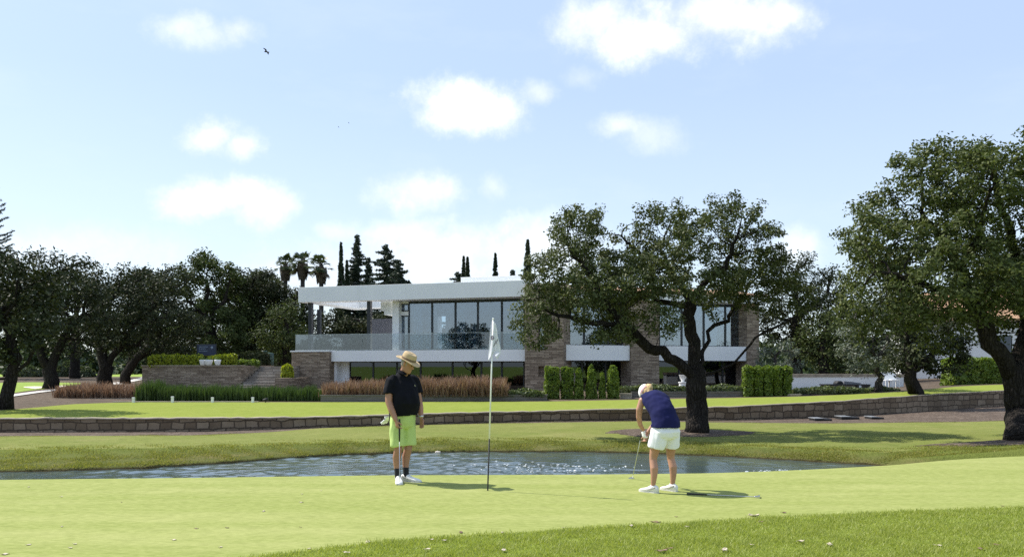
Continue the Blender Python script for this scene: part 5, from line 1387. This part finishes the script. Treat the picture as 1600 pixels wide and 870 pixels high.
    for k in (1, -1):
        dr = D(-.22 if k > 0 else -.42, .9, 0); d2 = Vector((dr.x, dr.y, 0)).normalized()
        m = MB(); m.tube([P(.15 * k, -.035, .10), P(.15 * k, -.03, .06)], [.036, .038], 12); m.build('sock', M['whitecloth'], body, True)
        shoe(body, g, P(.15 * k, -.03, 0) - d2 * .07, dr, .95)
    hd = at(988, 747, 11.4); hd.z = .013
    putter('golf_club', 'steel putter swung in the hands of the bent over woman', P(-.01, .395, .80), hd, D(.2, 1, 0), .26)
# ================================================================== small things, light, camera
def build_things():
    # flagstick with a hanging white flag
    b = at(762, 767, 10.32); b.z = 0; top = at(770.5, 499, 10.3)
    root = thing('flagstick', 'golf flagstick with white drooping flag standing in the hole', 'golf flag', b)
    d = (top - b); mid = b + d * (82 / 268.0)
    m = MB(); m.tube([b - Vector((0, 0, .1)), b, mid], [.0095, .0095, .0095], 10); m.build('lower_pole', M['grip'], root, True)
    m = MB(); m.tube([mid, top], [.0105, .0075], 10); m.tube([top, top + d.normalized() * .008, top + d.normalized() * .02], [.011, .014, .006], 10); m.build('upper_pole', M['pole_white'], root, True)
    # cloth: gathered folds, widening downwards
    def prof(t): return np.interp(t, [0, .12, .3, .5, .7, .85, 1], [.030, .055, .068, .090, .112, .118, .085])
    m = MB(); nt, nk = 34, 40; H = .50; V = []
    for i in range(nt + 1):
        t = i / nt; w = float(prof(t))
        for k in range(nk + 1):
            s = k / nk; x = -.055 * (t ** .6) + w * 1.35 * s - .010
            y = .018 * math.sin(s * 9.5 + t * 2.2) * (.35 + t) + .02 * math.sin(s * 4 + 1)
            zz = -H * t - .05 * s * (1 - t) + .035 * math.sin(s * 3.1) * t - (.03 * math.cos(s * 5) * (t > .8) * (t - .8) * 5)
            V.append(top + Vector((x, y - .012, zz - .005)))
    Fc = [(i * (nk + 1) + k, i * (nk + 1) + k + 1, (i + 1) * (nk + 1) + k + 1, (i + 1) * (nk + 1) + k) for i in range(nt) for k in range(nk)]
    m.add(V, Fc); fl = m.build('flag', M['flag'], root, True); sm = fl.modifiers.new('cloth', 'SOLIDIFY'); sm.thickness = .0015
    # printed crest and two slanting lines of small lettering, following the cloth
    def on(s, t, lift=.006):
        i, k = t * nt, s * nk; i0, k0 = min(int(i), nt - 1), min(int(k), nk - 1); fi, fk = i - i0, k - k0
        q = lambda a, c: V[a * (nk + 1) + c]
        p = q(i0, k0).lerp(q(i0, k0 + 1), fk).lerp(q(i0 + 1, k0).lerp(q(i0 + 1, k0 + 1), fk), fi); return p + Vector((0, -lift, 0))
    e = MB(); ring = [(.30 + .17 * math.cos(a), .47 + .062 * math.sin(a)) for a in np.linspace(0, 2 * math.pi, 21)[:-1]]; inn = [(.30 + .09 * math.cos(a), .47 + .034 * math.sin(a)) for a in np.linspace(0, 2 * math.pi, 21)[:-1]]
    for k in range(20):
        q = (k + 1) % 20; e.add([on(*ring[k]), on(*ring[q]), on(*inn[q]), on(*inn[k])], [(0, 1, 2, 3)])
    for k in range(3): e.add([on(.25 + .04 * k, .455), on(.275 + .04 * k, .455), on(.275 + .04 * k, .487), on(.25 + .04 * k, .487)], [(0, 1, 2, 3)])
    for ln, (s0, t0) in enumerate(((.40, .70), (.62, .62))):
        for k in range(6):
            s, t = s0 + .052 * k, t0 - .034 * k; a = on(s, t); e.add([on(s, t), on(s + .034, t - .020), on(s + .034, t + .020), on(s, t + .036)], [(0, 1, 2, 3)])
    e.build('crest', M['crest'], fl)
    m = MB(); m.tube([b + Vector((0, 0, -.10)), b + Vector((0, 0, .003))], .054, 24); tag(m.build('golf_hole', M['grip']), 'dark disc for the cup at the foot of the flagstick', 'hole')  # closed black disc, its colour stands for the shade inside the hole
    # club lying on the green
    a, c = at(1073, 772.5, 10.02), at(1186, 778, 9.78); a.z = .014; c.z = .014
    putter('golf_club', 'black gripped club lying flat on the green behind the woman', a, c, (.35, 1), .24)
    # lights along the lawn edge and a spotlight
    for k, px in enumerate((208.5, 269.5, 332, 395)):
        lab = ['white bollard light at the end by the brown grasses, first of four', 'white bollard light second of four, where the tall reeds begin', 'white bollard light third of four before the reeds', 'white bollard light last of four, next to the black spotlight'][k]
        p = hit(px, 628.5, True); r = thing('bollard_light', lab, 'garden light', p, 'white bollard lights along the reeds')
        h = (8 if k != 1 else 9.5) * p.y / F; w = .046
        m = MB(); fr = lambda u, v, z, p=p: p + Vector((u, v, z)); m.box(fr, -w, w, -w, w, -.05, h * .78); m.build('post', M['pole_white'], r, bevel=.008)
        m = MB(); m.box(fr, -w * 1.12, w * 1.12, -w * 1.12, w * 1.12, h * .78, h); m.build('lamp_head', M['pole_white'], r, bevel=.01)
    p = hit(415, 628.5, True); r = thing('spotlight', 'small black garden spotlight on the lawn edge by the reeds', 'garden light', p)
    m = MB(); m.tube([p + Vector((-.10, 0, .09)), p + Vector((.08, 0, .13))], [.05, .065], 12); m.build('lamp_head', M['grip'], r, True)
    m = MB(); m.tube([p - Vector((0, 0, .05)), p + Vector((0, 0, .09))], .02, 8); m.build('stake', M['grip'], r)
    # kerb line of pale stone along the reeds
    m = MB(); q = [hit(x, 627.8, True) for x in range(176, 416, 12)]
    for s_, e_ in zip(q[:-1], q[1:]):
        v = (e_ - s_); n = Vector((-v.y, v.x, 0)).normalized() * .05
        m.corners([s_ - n - Vector((0, 0, .05)), e_ - n - Vector((0, 0, .05)), e_ + n - Vector((0, 0, .05)), s_ + n - Vector((0, 0, .05)), s_ - n + Vector((0, 0, .035)), e_ - n + Vector((0, 0, .035)), e_ + n + Vector((0, 0, .035)), s_ + n + Vector((0, 0, .035))])
    tag(m.build('kerb_strip', M['plank_pale']), kind='structure')
    # access covers in the mulch
    for px, py, w, lab in ((1282, 656.5, .62, 'flat dark cover with pale rim in the mulch, the one farthest from the tallest oak'), (1324, 654.5, .66, 'thickest dark cover block in the mulch between the other two'), (1366, 654, .46, 'small flat dark cover in the mulch nearest the tallest oak')):
        p = hit(px, py); r = thing('access_cover', lab, 'cover', p, 'dark covers in the mulch')
        fr = lambda u, v, z, p=p: p + Vector((u, v, z)); h = .09 if w > .5 else .06
        m = MB(); m.box(fr, -w / 2, w / 2, -.3, .3, -.03, h); m.build('box', M['grip'], r, bevel=.01)
        m = MB(); m.box(fr, -w * .54, w * .02, -.33, .33, h + .002, h + .03); m.build('lid', M['cover'], r, bevel=.005)
    # sign board
    p = ground_at(322, 50.5); a = at(308, 538, 50.5); c = at(337, 555, 50.5)
    r = thing('sign', 'dark blue board sign with pale diamond emblem behind the golden hedge', 'sign', p)
    fr = lambda u, v, z: Vector((u, 50.5 + v, z))
    m = MB(); m.box(fr, a.x, c.x, 0, .06, c.z, a.z); m.build('board', M['sign'], r, bevel=.01)
    m = MB(); m.box(fr, a.x - .03, a.x - .002, -.01, .08, 0, a.z + .05); m.box(fr, c.x + .002, c.x + .03, -.01, .08, 0, a.z + .05); m.build('post', M['frame'], r)
    m = MB(); q = at(331, 542.5, 50.49)
    m.add([q + Vector((0, 0, .10)), q + Vector((.09, 0, 0)), q + Vector((0, 0, -.10)), q + Vector((-.09, 0, 0))], [(0, 3, 2, 1)])
    for k, (x0, x1, y) in enumerate(((311, 325, 541), (311, 322, 544), (311, 325, 547.5))):
        n = 7
        for i in range(n):
            u0, u1 = at(x0 + (x1 - x0) * i / n, y, 50.49), at(x0 + (x1 - x0) * (i + .7) / n, y + 1.1, 50.49); m.add([(u0.x, 50.49, u1.z), (u1.x, 50.49, u1.z), (u1.x, 50.49, u0.z), (u0.x, 50.49, u0.z)], [(0, 1, 2, 3)])
    m.build('lettering', M['sign_text'], r)
    # white pots on the terrace wall
    for px, s, lab in ((317, .20, 'round white pot on the terrace wall under the blue sign'), (326, .24, 'larger white pot on the terrace wall beside the narrow golden bush'), (340, .19, 'white pot half hidden between two golden bushes')):
        p = at(px, 571.2, 47.8); r = thing('flower_pot', lab, 'pot', p, 'white pots on the terrace wall')
        m = MB(); m.lathe(p, [(s * .55, 0), (s * .8, .10), (s, .28), (s * 1.05, .36), (s * .95, .36), (s * .85, .30), (.01, .29)], 18); m.build('pot', M['pole_white'], r, True)
        L = leaf_quads(np.array([[p.x, p.y, p.z + .42]]), .17, 60, .12, .06, np.random.default_rng(int(px)), .6); link(np_mesh('plant', L, quads(L)), 'plant', LEAF['hedge'], r)
    # garden tank beside the steps
    p = ground_at(414, 53.5); r = thing('water_tank', 'dark green round tank in the shade behind the terrace steps', 'tank', p)
    c = at(413, 566, 53.5); zt = at(0, 551, 53.5).z
    m = MB(); m.lathe((c.x, 53.5, 0), [(.62, p.z), (.62, zt - .08), (.58, zt - .02), (.50, zt), (.05, zt + .06), (.01, zt + .06)], 28); m.build('body', M['tank'], r, True)
    m = MB(); m.lathe((c.x, 53.5, zt + .06), [(.20, 0), (.20, .06), (.17, .08), (.01, .08)], 18); m.build('lid', M['tank'], r, True)
    # outdoor kitchen counter with grill in front of the white wall
    p = ground_at(1322, 40.5); Y = 40.5; k = Y / F; fr = lambda u, v, z: p + Vector((u, v, z))
    r = thing('barbecue_counter', 'dark topped outdoor counter with domed grill before the white garden wall', 'barbecue', p)
    X = lambda px: (px - CX) * k - p.x; zt = at(0, 600, Y).z - p.z
    m = MB(); m.box(fr, X(1289), X(1361), 0, .8, zt - .06, zt); m.build('worktop', M['column'], r, bevel=.01)
    for a, b in ((1291, 1296), (1339, 1343), (1356, 1360)):
        m = MB(); m.box(fr, X(a), X(b), .05, .75, -.1, zt - .062); m.build('leg', M['column'], r)
    m = MB(); m.box(fr, X(1296) + .01, X(1339) - .01, .12, .7, -.1, zt - .065); m.build('cupboard', M['counter'], r)
    m = MB(); cx_, w = (X(1309) + X(1320)) / 2, (X(1320) - X(1309)) / 2
    m.loft([[fr(cx_ + w * math.cos(a) * q, v, zt + .004 + .17 * math.sin(a) * q) for a in np.linspace(0, math.pi, 14)] for v, q in ((.14, .9), (.16, 1), (.6, 1), (.62, .9))]); m.build('grill_hood', M['grip'], r, True)
    m = MB(); m.loft([[fr(X(1321) + (X(1347) - X(1321)) * t_, v, zt + .004 + z * (1 - t_ * .5)) for t_, z in ((0, 0), (1, 0), (1, .10), (.5, .15), (0, .15))] for v in (.15, .6)]); m.build('cover', M['counter_cover'], r)
    # white garden chairs behind the thin grey trunk
    for px, lab in ((1387, 'white garden chair closest to the barbecue counter, under the small grey tree'), (1397, 'white garden chair beside the dark curved trunk')):
        Y = 43.0; p = ground_at(px, Y); r = thing('garden_chair', lab, 'chair', p, 'white chairs under the small trees'); fr = lambda u, v, z, p=p: p + Vector((u, v, z))
        m = MB(); m.box(fr, -.22, .22, -.22, .22, .40, .44); m.build('seat', M['pole_white'], r, bevel=.01)
        m = MB(); m.corners([fr(-.22, .18, .44), fr(.22, .18, .44), fr(.22, .22, .44), fr(-.22, .22, .44), fr(-.20, .30, .85), fr(.20, .30, .85), fr(.20, .34, .85), fr(-.20, .34, .85)]); m.build('backrest', M['pole_white'], r)
        for u in (-.19, .19):
            for v in (-.19, .19):
                m = MB(); m.box(fr, u - .02, u + .02, v - .02, v + .02, -.02, .40); m.build('leg', M['pole_white'], r)
    # white lamp/urn by the lower floor door
    p = ground_at(1067, 41.5); r = thing('garden_urn', 'white urn on a pedestal before the lower windows beside the oak trunk', 'urn', p); zb = at(0, 606, 41.5).z; 
    m = MB(); m.lathe((p.x, p.y, 0), [(.22, p.z - .05), (.20, zb + .25), (.24, zb + .27), (.24, zb + .32), (.01, zb + .32)], 18); m.build('pedestal', M['pole_white'], r)
    m = MB(); m.lathe((p.x, p.y, zb + .32), [(.10, .0), (.07, .06), (.16, .20), (.19, .34), (.21, .36), (.18, .36), (.01, .30)], 20); m.build('urn', M['pole_white'], r, True)
    # stone by the water
    p = hit(684, 707.5); m = MB(); m.lathe(p + Vector((0, 0, -.02)), [(.02, 0), (.07, .02), (.08, .04), (.05, .06), (.01, .07)], 9)
    o = link(remesh(m, 'rock', .012, 2, (.012, 14, 1)), 'rock', M['steps_rock']); tag(o, 'pale stone at the waterline between the man and the flagstick', 'rock')
    # broken water where the aerator bubbles
    rg = np.random.default_rng(12); m = MB()
    for i in range(190):
        px = 845 + rg.normal(0, 62) if i < 150 else 1215 + rg.normal(0, 30); py = 731 + rg.normal(0, 4.5) - abs(px - 845) * .012 if i < 150 else 736 + rg.normal(0, 1.6)
        Yq = (CZ - WATER_Z) * F / (py - HY); c = at(px, py, Yq); l, h_ = rg.uniform(.012, .045), rg.uniform(.004, .012); a = rg.uniform(-.5, .5); dx = Vector((math.cos(a), math.sin(a), 0)); dy = Vector((-math.sin(a), math.cos(a), 0))
        m.add([c - dx * l, c + dy * .008 - dx * l * .2, c + dx * l, c - dy * .008 + dx * l * .1, c + Vector((0, 0, h_)) - dx * l * .3, c + Vector((0, 0, h_ * .8)) + dx * l * .35], [(0, 3, 4), (3, 2, 5), (3, 5, 4), (2, 1, 5), (1, 4, 5), (1, 0, 4)])
    tag(m.build('foam', M['foam']), 'white broken ripples bubbling on the pond near the flagstick', 'foam', kind='stuff')
    # bird
    p = at(416, 81.5, 60.0); r = thing('bird', 'lone dark bird gliding high above the dark trees', 'bird', p)
    m = MB(); m.tube([p + Vector((-.16, 0, .0)), p + Vector((-.08, 0, .015)), p + Vector((.06, 0, .005)), p + Vector((.16, 0, -.02)), p + Vector((.22, 0, -.02))], [.01, .05, .05, .02, .035], 8); m.build('body', M['bird'], r, True)
    for s in (-1, 1):
        m = MB(); q = [(.06, 0, 0), (.10, s * .30, .07), (.0, s * .62, .04), (-.05, s * .60, .035), (-.03, s * .25, .06), (-.07, 0, 0)]
        m.loft([[p + Vector(v) + Vector((0, 0, z)) for v in q] for z in (0, .012)]); m.build('wing', M['bird'], r)
    for k, (px, py, lab) in enumerate(((529, 199, 'tiny distant bird, lower of two specks in the sky'), (545, 192.5, 'tiny distant bird, higher of two specks in the sky'))):
        p = at(px, py, 140.0); m = MB()
        for s in (-1, 1): m.loft([[p + Vector(v) + Vector((0, 0, z)) for v in ((.03, 0, 0), (.05, s * .2, .06), (0, s * .42, .02), (-.04, s * .2, .05), (-.06, 0, 0))] for z in (0, .02)])
        tag(m.build('bird', M['bird']), lab, 'bird', 'specks of distant birds')

M['pole_white'] = plain('white_paint', (.80, .80, .78), .4, var=.03)
M['steps_rock'] = plain('pale_stone', (.50, .46, .40), .8, var=.2)
M['bird'] = plain('bird_plumage', (.02, .02, .022), .7)
M['flag'] = leaf_mat('flag_cloth', (.74, .74, .80), (.76, .76, .82), (.78, .78, .84), .35, .8, 1, (1.05, 1.05, 1.1))
M['crest'] = plain('flag_print', (.06, .04, .07), .8)
M['cover'] = plain('cover_plastic', (.20, .21, .22), .45)
M['sign'] = plain('sign_blue', (.010, .020, .060), .4)
M['sign_text'] = plain('sign_lettering', (.22, .27, .36), .6)
M['tank'] = plain('green_tank', (.016, .050, .034), .5)
M['counter'] = plain('counter_front', (.30, .31, .31), .7)
M['counter_cover'] = plain('grill_cover', (.16, .17, .20), .5)

LEAVES = [  # px, py, size, label
 (45, 761, .05, 'pale dry leaf on the green near the pond, closest to the photo edge'), (96, 776, .045, 'small pale leaf on the green below the stretch of bank grass'), (190, 785, .03, 'tiny brown speck leaf alone on the open green'),
 (472, 772, .04, 'small leaf on the green above another pale leaf'), (471, 785, .065, 'long pale leaf lying below a smaller one on the green'), (412, 799, .06, 'pale curled leaf in the middle of the open green'),
 (97, 823, .04, 'small pale leaf on the green halfway down the frame corner'), (117, 850, .05, 'pale leaf above a flatter one near the bottom of the green'), (45, 851, .06, 'white curled leaf on the lower corner of the green'),
 (272, 844, .06, 'pale pointed leaf alone on the lower part of the green'), (307, 826, .05, 'thin brown leaf on the green beside another small leaf'), (355, 825, .045, 'small tan leaf on the green beside the thin brown leaf'),
 (470, 824, .03, 'tiny dark leaf bit on the green before the fringe'), (110, 856, .05, 'flat pale leaf lowest of a close pair on the green'), (345, 856, .045, 'pale leaf on the green just short of the fringe'),
 (8, 867, .08, 'white leaf cut by the bottom corner of the photo'), (502, 767, .03, 'tiny leaf on the green nearest the pond, towards the man'), (483, 858, .06, 'pale leaf where the green meets the fringe, lowest along that edge'),
 (542, 867, .08, 'broad whitish leaf at the bottom edge in the fringe grass'), (575, 848, .10, 'long whitish leaf lying on the fringe edge below the man'), (668, 862, .07, 'pale leaf deep in the fringe grass below the man'),
 (675, 846, .06, 'tan leaf in the fringe, first of a close pair below the flagstick'), (695, 847, .06, 'tan leaf in the fringe, second of a close pair below the flagstick'), (720, 832, .08, 'dark curled leaf on the fringe edge below the flagstick'),
 (787, 863, .09, 'pale folded leaf in the fringe grass below and past the flagstick'), (785, 832, .06, 'small whitish leaf on the fringe edge past the flagstick'), (880, 825, .03, 'tiny pale leaf on the fringe edge between flagstick and woman'),
 (987, 825, .08, 'whitish leaf on the fringe edge straight below the woman'), (1025, 816, .13, 'dark brown long leaf lying on the fringe edge below the woman'), (1057, 808, .04, 'small dark leaf on the green just beyond the fringe below the lying club'),
 (1074, 826, .05, 'small pale leaf in the fringe below the lying club'), (1178, 807, .14, 'large upright withered leaf on the fringe edge below the lying club head'), (1189, 818, .06, 'dark crumpled leaf directly below the large withered leaf'),
 (1225, 801, .07, 'flat brown leaf on the fringe edge beside the large withered leaf'), (1252, 850, .08, 'upright greyish curled leaf in the fringe beside the brightest leaf'), (1296, 855, .11, 'brightest broad white leaf lying on the fringe grass'),
 (1132, 863, .11, 'broad pale leaf at the bottom of the fringe below the large withered leaf'), (1035, 864, .12, 'dark brown leaf paired with a pale twig at the bottom of the fringe'), (1047, 860, .07, 'pale twiggy leaf touching the dark brown one at the bottom'),
 (1466, 856, .08, 'pale thin leaf low in the fringe, standing alone beyond the brightest leaf'), (1532, 860, .09, 'tan and dark leaf at the bottom of the fringe near the corner'), (1557, 855, .09, 'long pale leaf above the tan and dark leaf near the corner'),
 (1567, 791, .05, 'small dark leaf on the fringe edge farthest along it'), (1175, 855, .05, 'small tan leaf in the fringe above the broad pale leaf')]
def build_leaves():
    for k, (px, py, s, lab) in enumerate(LEAVES):
        rg = random.Random(k); p = hit(px, py); a = rg.uniform(-.5, .5) + (0 if rg.random() < .7 else 1.3); m = MB()
        dark = 'dark' in lab or 'brown' in lab; fringe = py > float(np.interp(px, KP, c_fr_y)); z0 = .022 if fringe else .004
        dx, dy = Vector((math.cos(a), math.sin(a), 0)), Vector((-math.sin(a), math.cos(a), 0)); n = 10; V = []; tilt = .55 if 'upright' in lab else rg.uniform(.05, .3); s = s * .8
        for i in range(n + 1):
            t = i / n; w = .30 * math.sin(math.pi * min(1, t * .96 + .02)) ** .8 * (1 + .15 * math.sin(11 * t + k))
            for q in (-1, -.5, 0, .5, 1):
                V.append(p + dx * (t - .5) * s + dy * q * w * s + Vector((0, 0, z0 + s * (tilt * (.22 * q * q + .35 * (t - .4) ** 2 * 2) + .04 * math.sin(7 * t + q * 2 + k)))))
        m.add(V, [(i * 5 + j, i * 5 + j + 1, i * 5 + j + 6, i * 5 + j + 5) for i in range(n) for j in range(4)])
        m.tube([p - dx * s * .5 + Vector((0, 0, z0 + .008)), p - dx * s * .72 + dy * .05 * s + Vector((0, 0, z0 + .002))], .0016, 5)
        o = m.build('fallen_leaf', M['dead_dark'] if dark else M['dead'], None, True)
        sm = o.modifiers.new('thick', 'SOLIDIFY'); sm.thickness = .0012
        tag(o, lab, 'leaf', 'fallen leaves on the grass')
M['foam'] = plain('foam', (.80, .84, .86), .3)
M['dead'] = plain('dry_leaf', (.42, .36, .27), .7, var=.2, scale=30)
M['dead_dark'] = plain('brown_leaf', (.16, .10, .06), .7, var=.3, scale=30)

CLOUDS = [  # px, py, rx, ry, strength
 (290, 40, 45, 20, .55), (370, 45, 34, 20, .55), (325, 55, 48, 20, .45), (930, 32, 62, 34, .75), (1010, 55, 90, 38, 1.0), (1120, 25, 125, 44, 1.1), (1220, 20, 60, 28, .9), (725, 167, 80, 36, 1.1), (690, 160, 40, 26, .9), (828, 146, 30, 20, .5),
 (975, 202, 44, 18, .6), (1020, 212, 50, 24, .35), (325, 215, 38, 26, .95), (372, 229, 32, 20, .75), (330, 308, 72, 28, 1.0), (400, 325, 44, 26, .7), (655, 300, 62, 28, .7), (775, 297, 22, 18, .35),
 (640, 365, 65, 20, .5), (540, 362, 30, 18, .4), (720, 400, 130, 50, .75), (560, 420, 150, 40, .5), (860, 390, 60, 40, .6), (1250, 385, 36, 26, .5), (80, 400, 200, 40, .3), (905, 125, 30, 16, .25)]
def build_world():
    w = bpy.data.worlds.new('World'); SC.world = w; w.use_nodes = True
    nt = w.node_tree; nt.nodes.clear(); T = NT.__new__(NT); T.t = nt
    sky = T.n('ShaderNodeTexSky', _sky_type='NISHITA', _sun_disc=False, _sun_elevation=SUN_EL, _sun_rotation=SUN_ROT, _altitude=50, _air_density=1.0, _dust_density=1.1, _ozone_density=2.0)
    d = T.coord('Generated'); sx = T.n('ShaderNodeSeparateXYZ', i0=d); x, y, z = sx.outputs
    ys = T.math('MAXIMUM', y, .05)
    nz = T.n('ShaderNodeTexNoise', Vector=d, Scale=13.0, Detail=8, Roughness=.66)
    nv = T.n('ShaderNodeSeparateColor', i0=T.n('ShaderNodeTexNoise', Vector=d, Scale=7.0, Detail=6, Roughness=.62).outputs[1])
    u = T.math('MULTIPLY_ADD', T.math('SUBTRACT', nv.outputs[0], .5), .075, T.math('DIVIDE', x, ys))
    v = T.math('MULTIPLY_ADD', T.math('SUBTRACT', nv.outputs[1], .5), .045, T.math('DIVIDE', z, ys))
    wob = T.math('MULTIPLY_ADD', nz.outputs[0], 2.2, -1.12)
    acc = None
    for px, py, rx, ry, st in CLOUDS:
        a = T.math('DIVIDE', T.math('SUBTRACT', u, (px - CX) / F), rx * 1.3 / F); b = T.math('DIVIDE', T.math('SUBTRACT', v, (HY - py) / F), ry * 1.3 / F)
        r = T.math('SQRT', T.math('ADD', T.math('MULTIPLY', a, a), T.math('MULTIPLY', b, b)))
        e = T.math('ADD', T.math('SUBTRACT', 1.0, r), wob)
        e = T.math('MULTIPLY', T.mrange(e, -.30, .95, 0, 1, True), min(1, st))
        acc = e if acc is None else T.math('MAXIMUM', acc, e)
    dens = T.math('MULTIPLY', acc, T.mrange(y, .05, .2))
    thin = T.mrange(T.n('ShaderNodeTexNoise', Vector=T.mapping(d, (1, 1, 3)), Scale=4.0, Detail=6, Roughness=.6).outputs[0], .50, .85, 0, .14)
    dens = T.math('MAXIMUM', dens, T.math('MULTIPLY', thin, T.mrange(z, .0, .15)))
    pale = T.mix(T.mrange(z, .0, .32, 0, 1), (3.3, 3.8, 4.1), (2.35, 2.95, 4.05))       # humid summer air evens the sky out
    col = T.mix(dens, T.mix(.76, sky.outputs[0], pale), T.mix(T.mrange(nz.outputs[0], .35, .62), (4.3, 4.45, 4.75), CLOUD_COL))
    bg = T.n('ShaderNodeBackground', i0=col, i1=SKY_STRENGTH); out = T.n('ShaderNodeOutputWorld'); nt.links.new(bg.outputs[0], out.inputs[0])
    s = bpy.data.lights.new('sun', 'SUN'); s.energy = SUN_STRENGTH; s.angle = deg(.53); s.color = (1, .95, .86)
    o = bpy.data.objects.new('sun', s); COL.objects.link(o)
    dv = Vector((SUN_DIR[0] * math.cos(SUN_EL), SUN_DIR[1] * math.cos(SUN_EL), math.sin(SUN_EL)))
    o.rotation_euler = dv.to_track_quat('Z', 'Y').to_euler(); o.location = dv * 60
SUN_EL = deg(50.5); _sd = Vector((-1.44, .58)).normalized(); SUN_DIR = (_sd.x, _sd.y); SUN_ROT = math.atan2(SUN_DIR[0], SUN_DIR[1])
SUN_STRENGTH, SKY_STRENGTH, EXPOSURE = 3.5, .128, 1.0
CLOUD_COL = (5.2, 5.3, 5.4)

def build_camera():
    c = bpy.data.cameras.new('camera'); c.sensor_width = 36; c.sensor_fit = 'HORIZONTAL'; c.lens = 36 * F / 1600
    c.shift_y = (HY - 435) / 1600; c.clip_end = 8000; c.clip_start = .1
    o = bpy.data.objects.new('camera', c); COL.objects.link(o); o.location = (0, 0, CZ); o.rotation_euler = (math.pi / 2, 0, 0); SC.camera = o
    v = SC.view_settings; v.view_transform = 'Standard'; v.look = 'None'; v.exposure = EXPOSURE; v.gamma = 1; v.use_curve_mapping = False
    SC.render.film_transparent = False
    cy = SC.cycles; cy.max_bounces = 8; cy.diffuse_bounces = 3; cy.glossy_bounces = 4; cy.transparent_max_bounces = 24; cy.transmission_bounces = 4
    cy.use_denoising = False; cy.use_adaptive_sampling = False; cy.sample_clamp_indirect = 8

build_ground(); build_rough_grass(); build_bank_grass()
build_house(); build_walls()
build_oaks(); build_background_trees(); build_spires(); build_hedges(); build_beds(); build_woods()
build_man(); build_woman(); build_things(); build_leaves()
build_world(); build_camera()
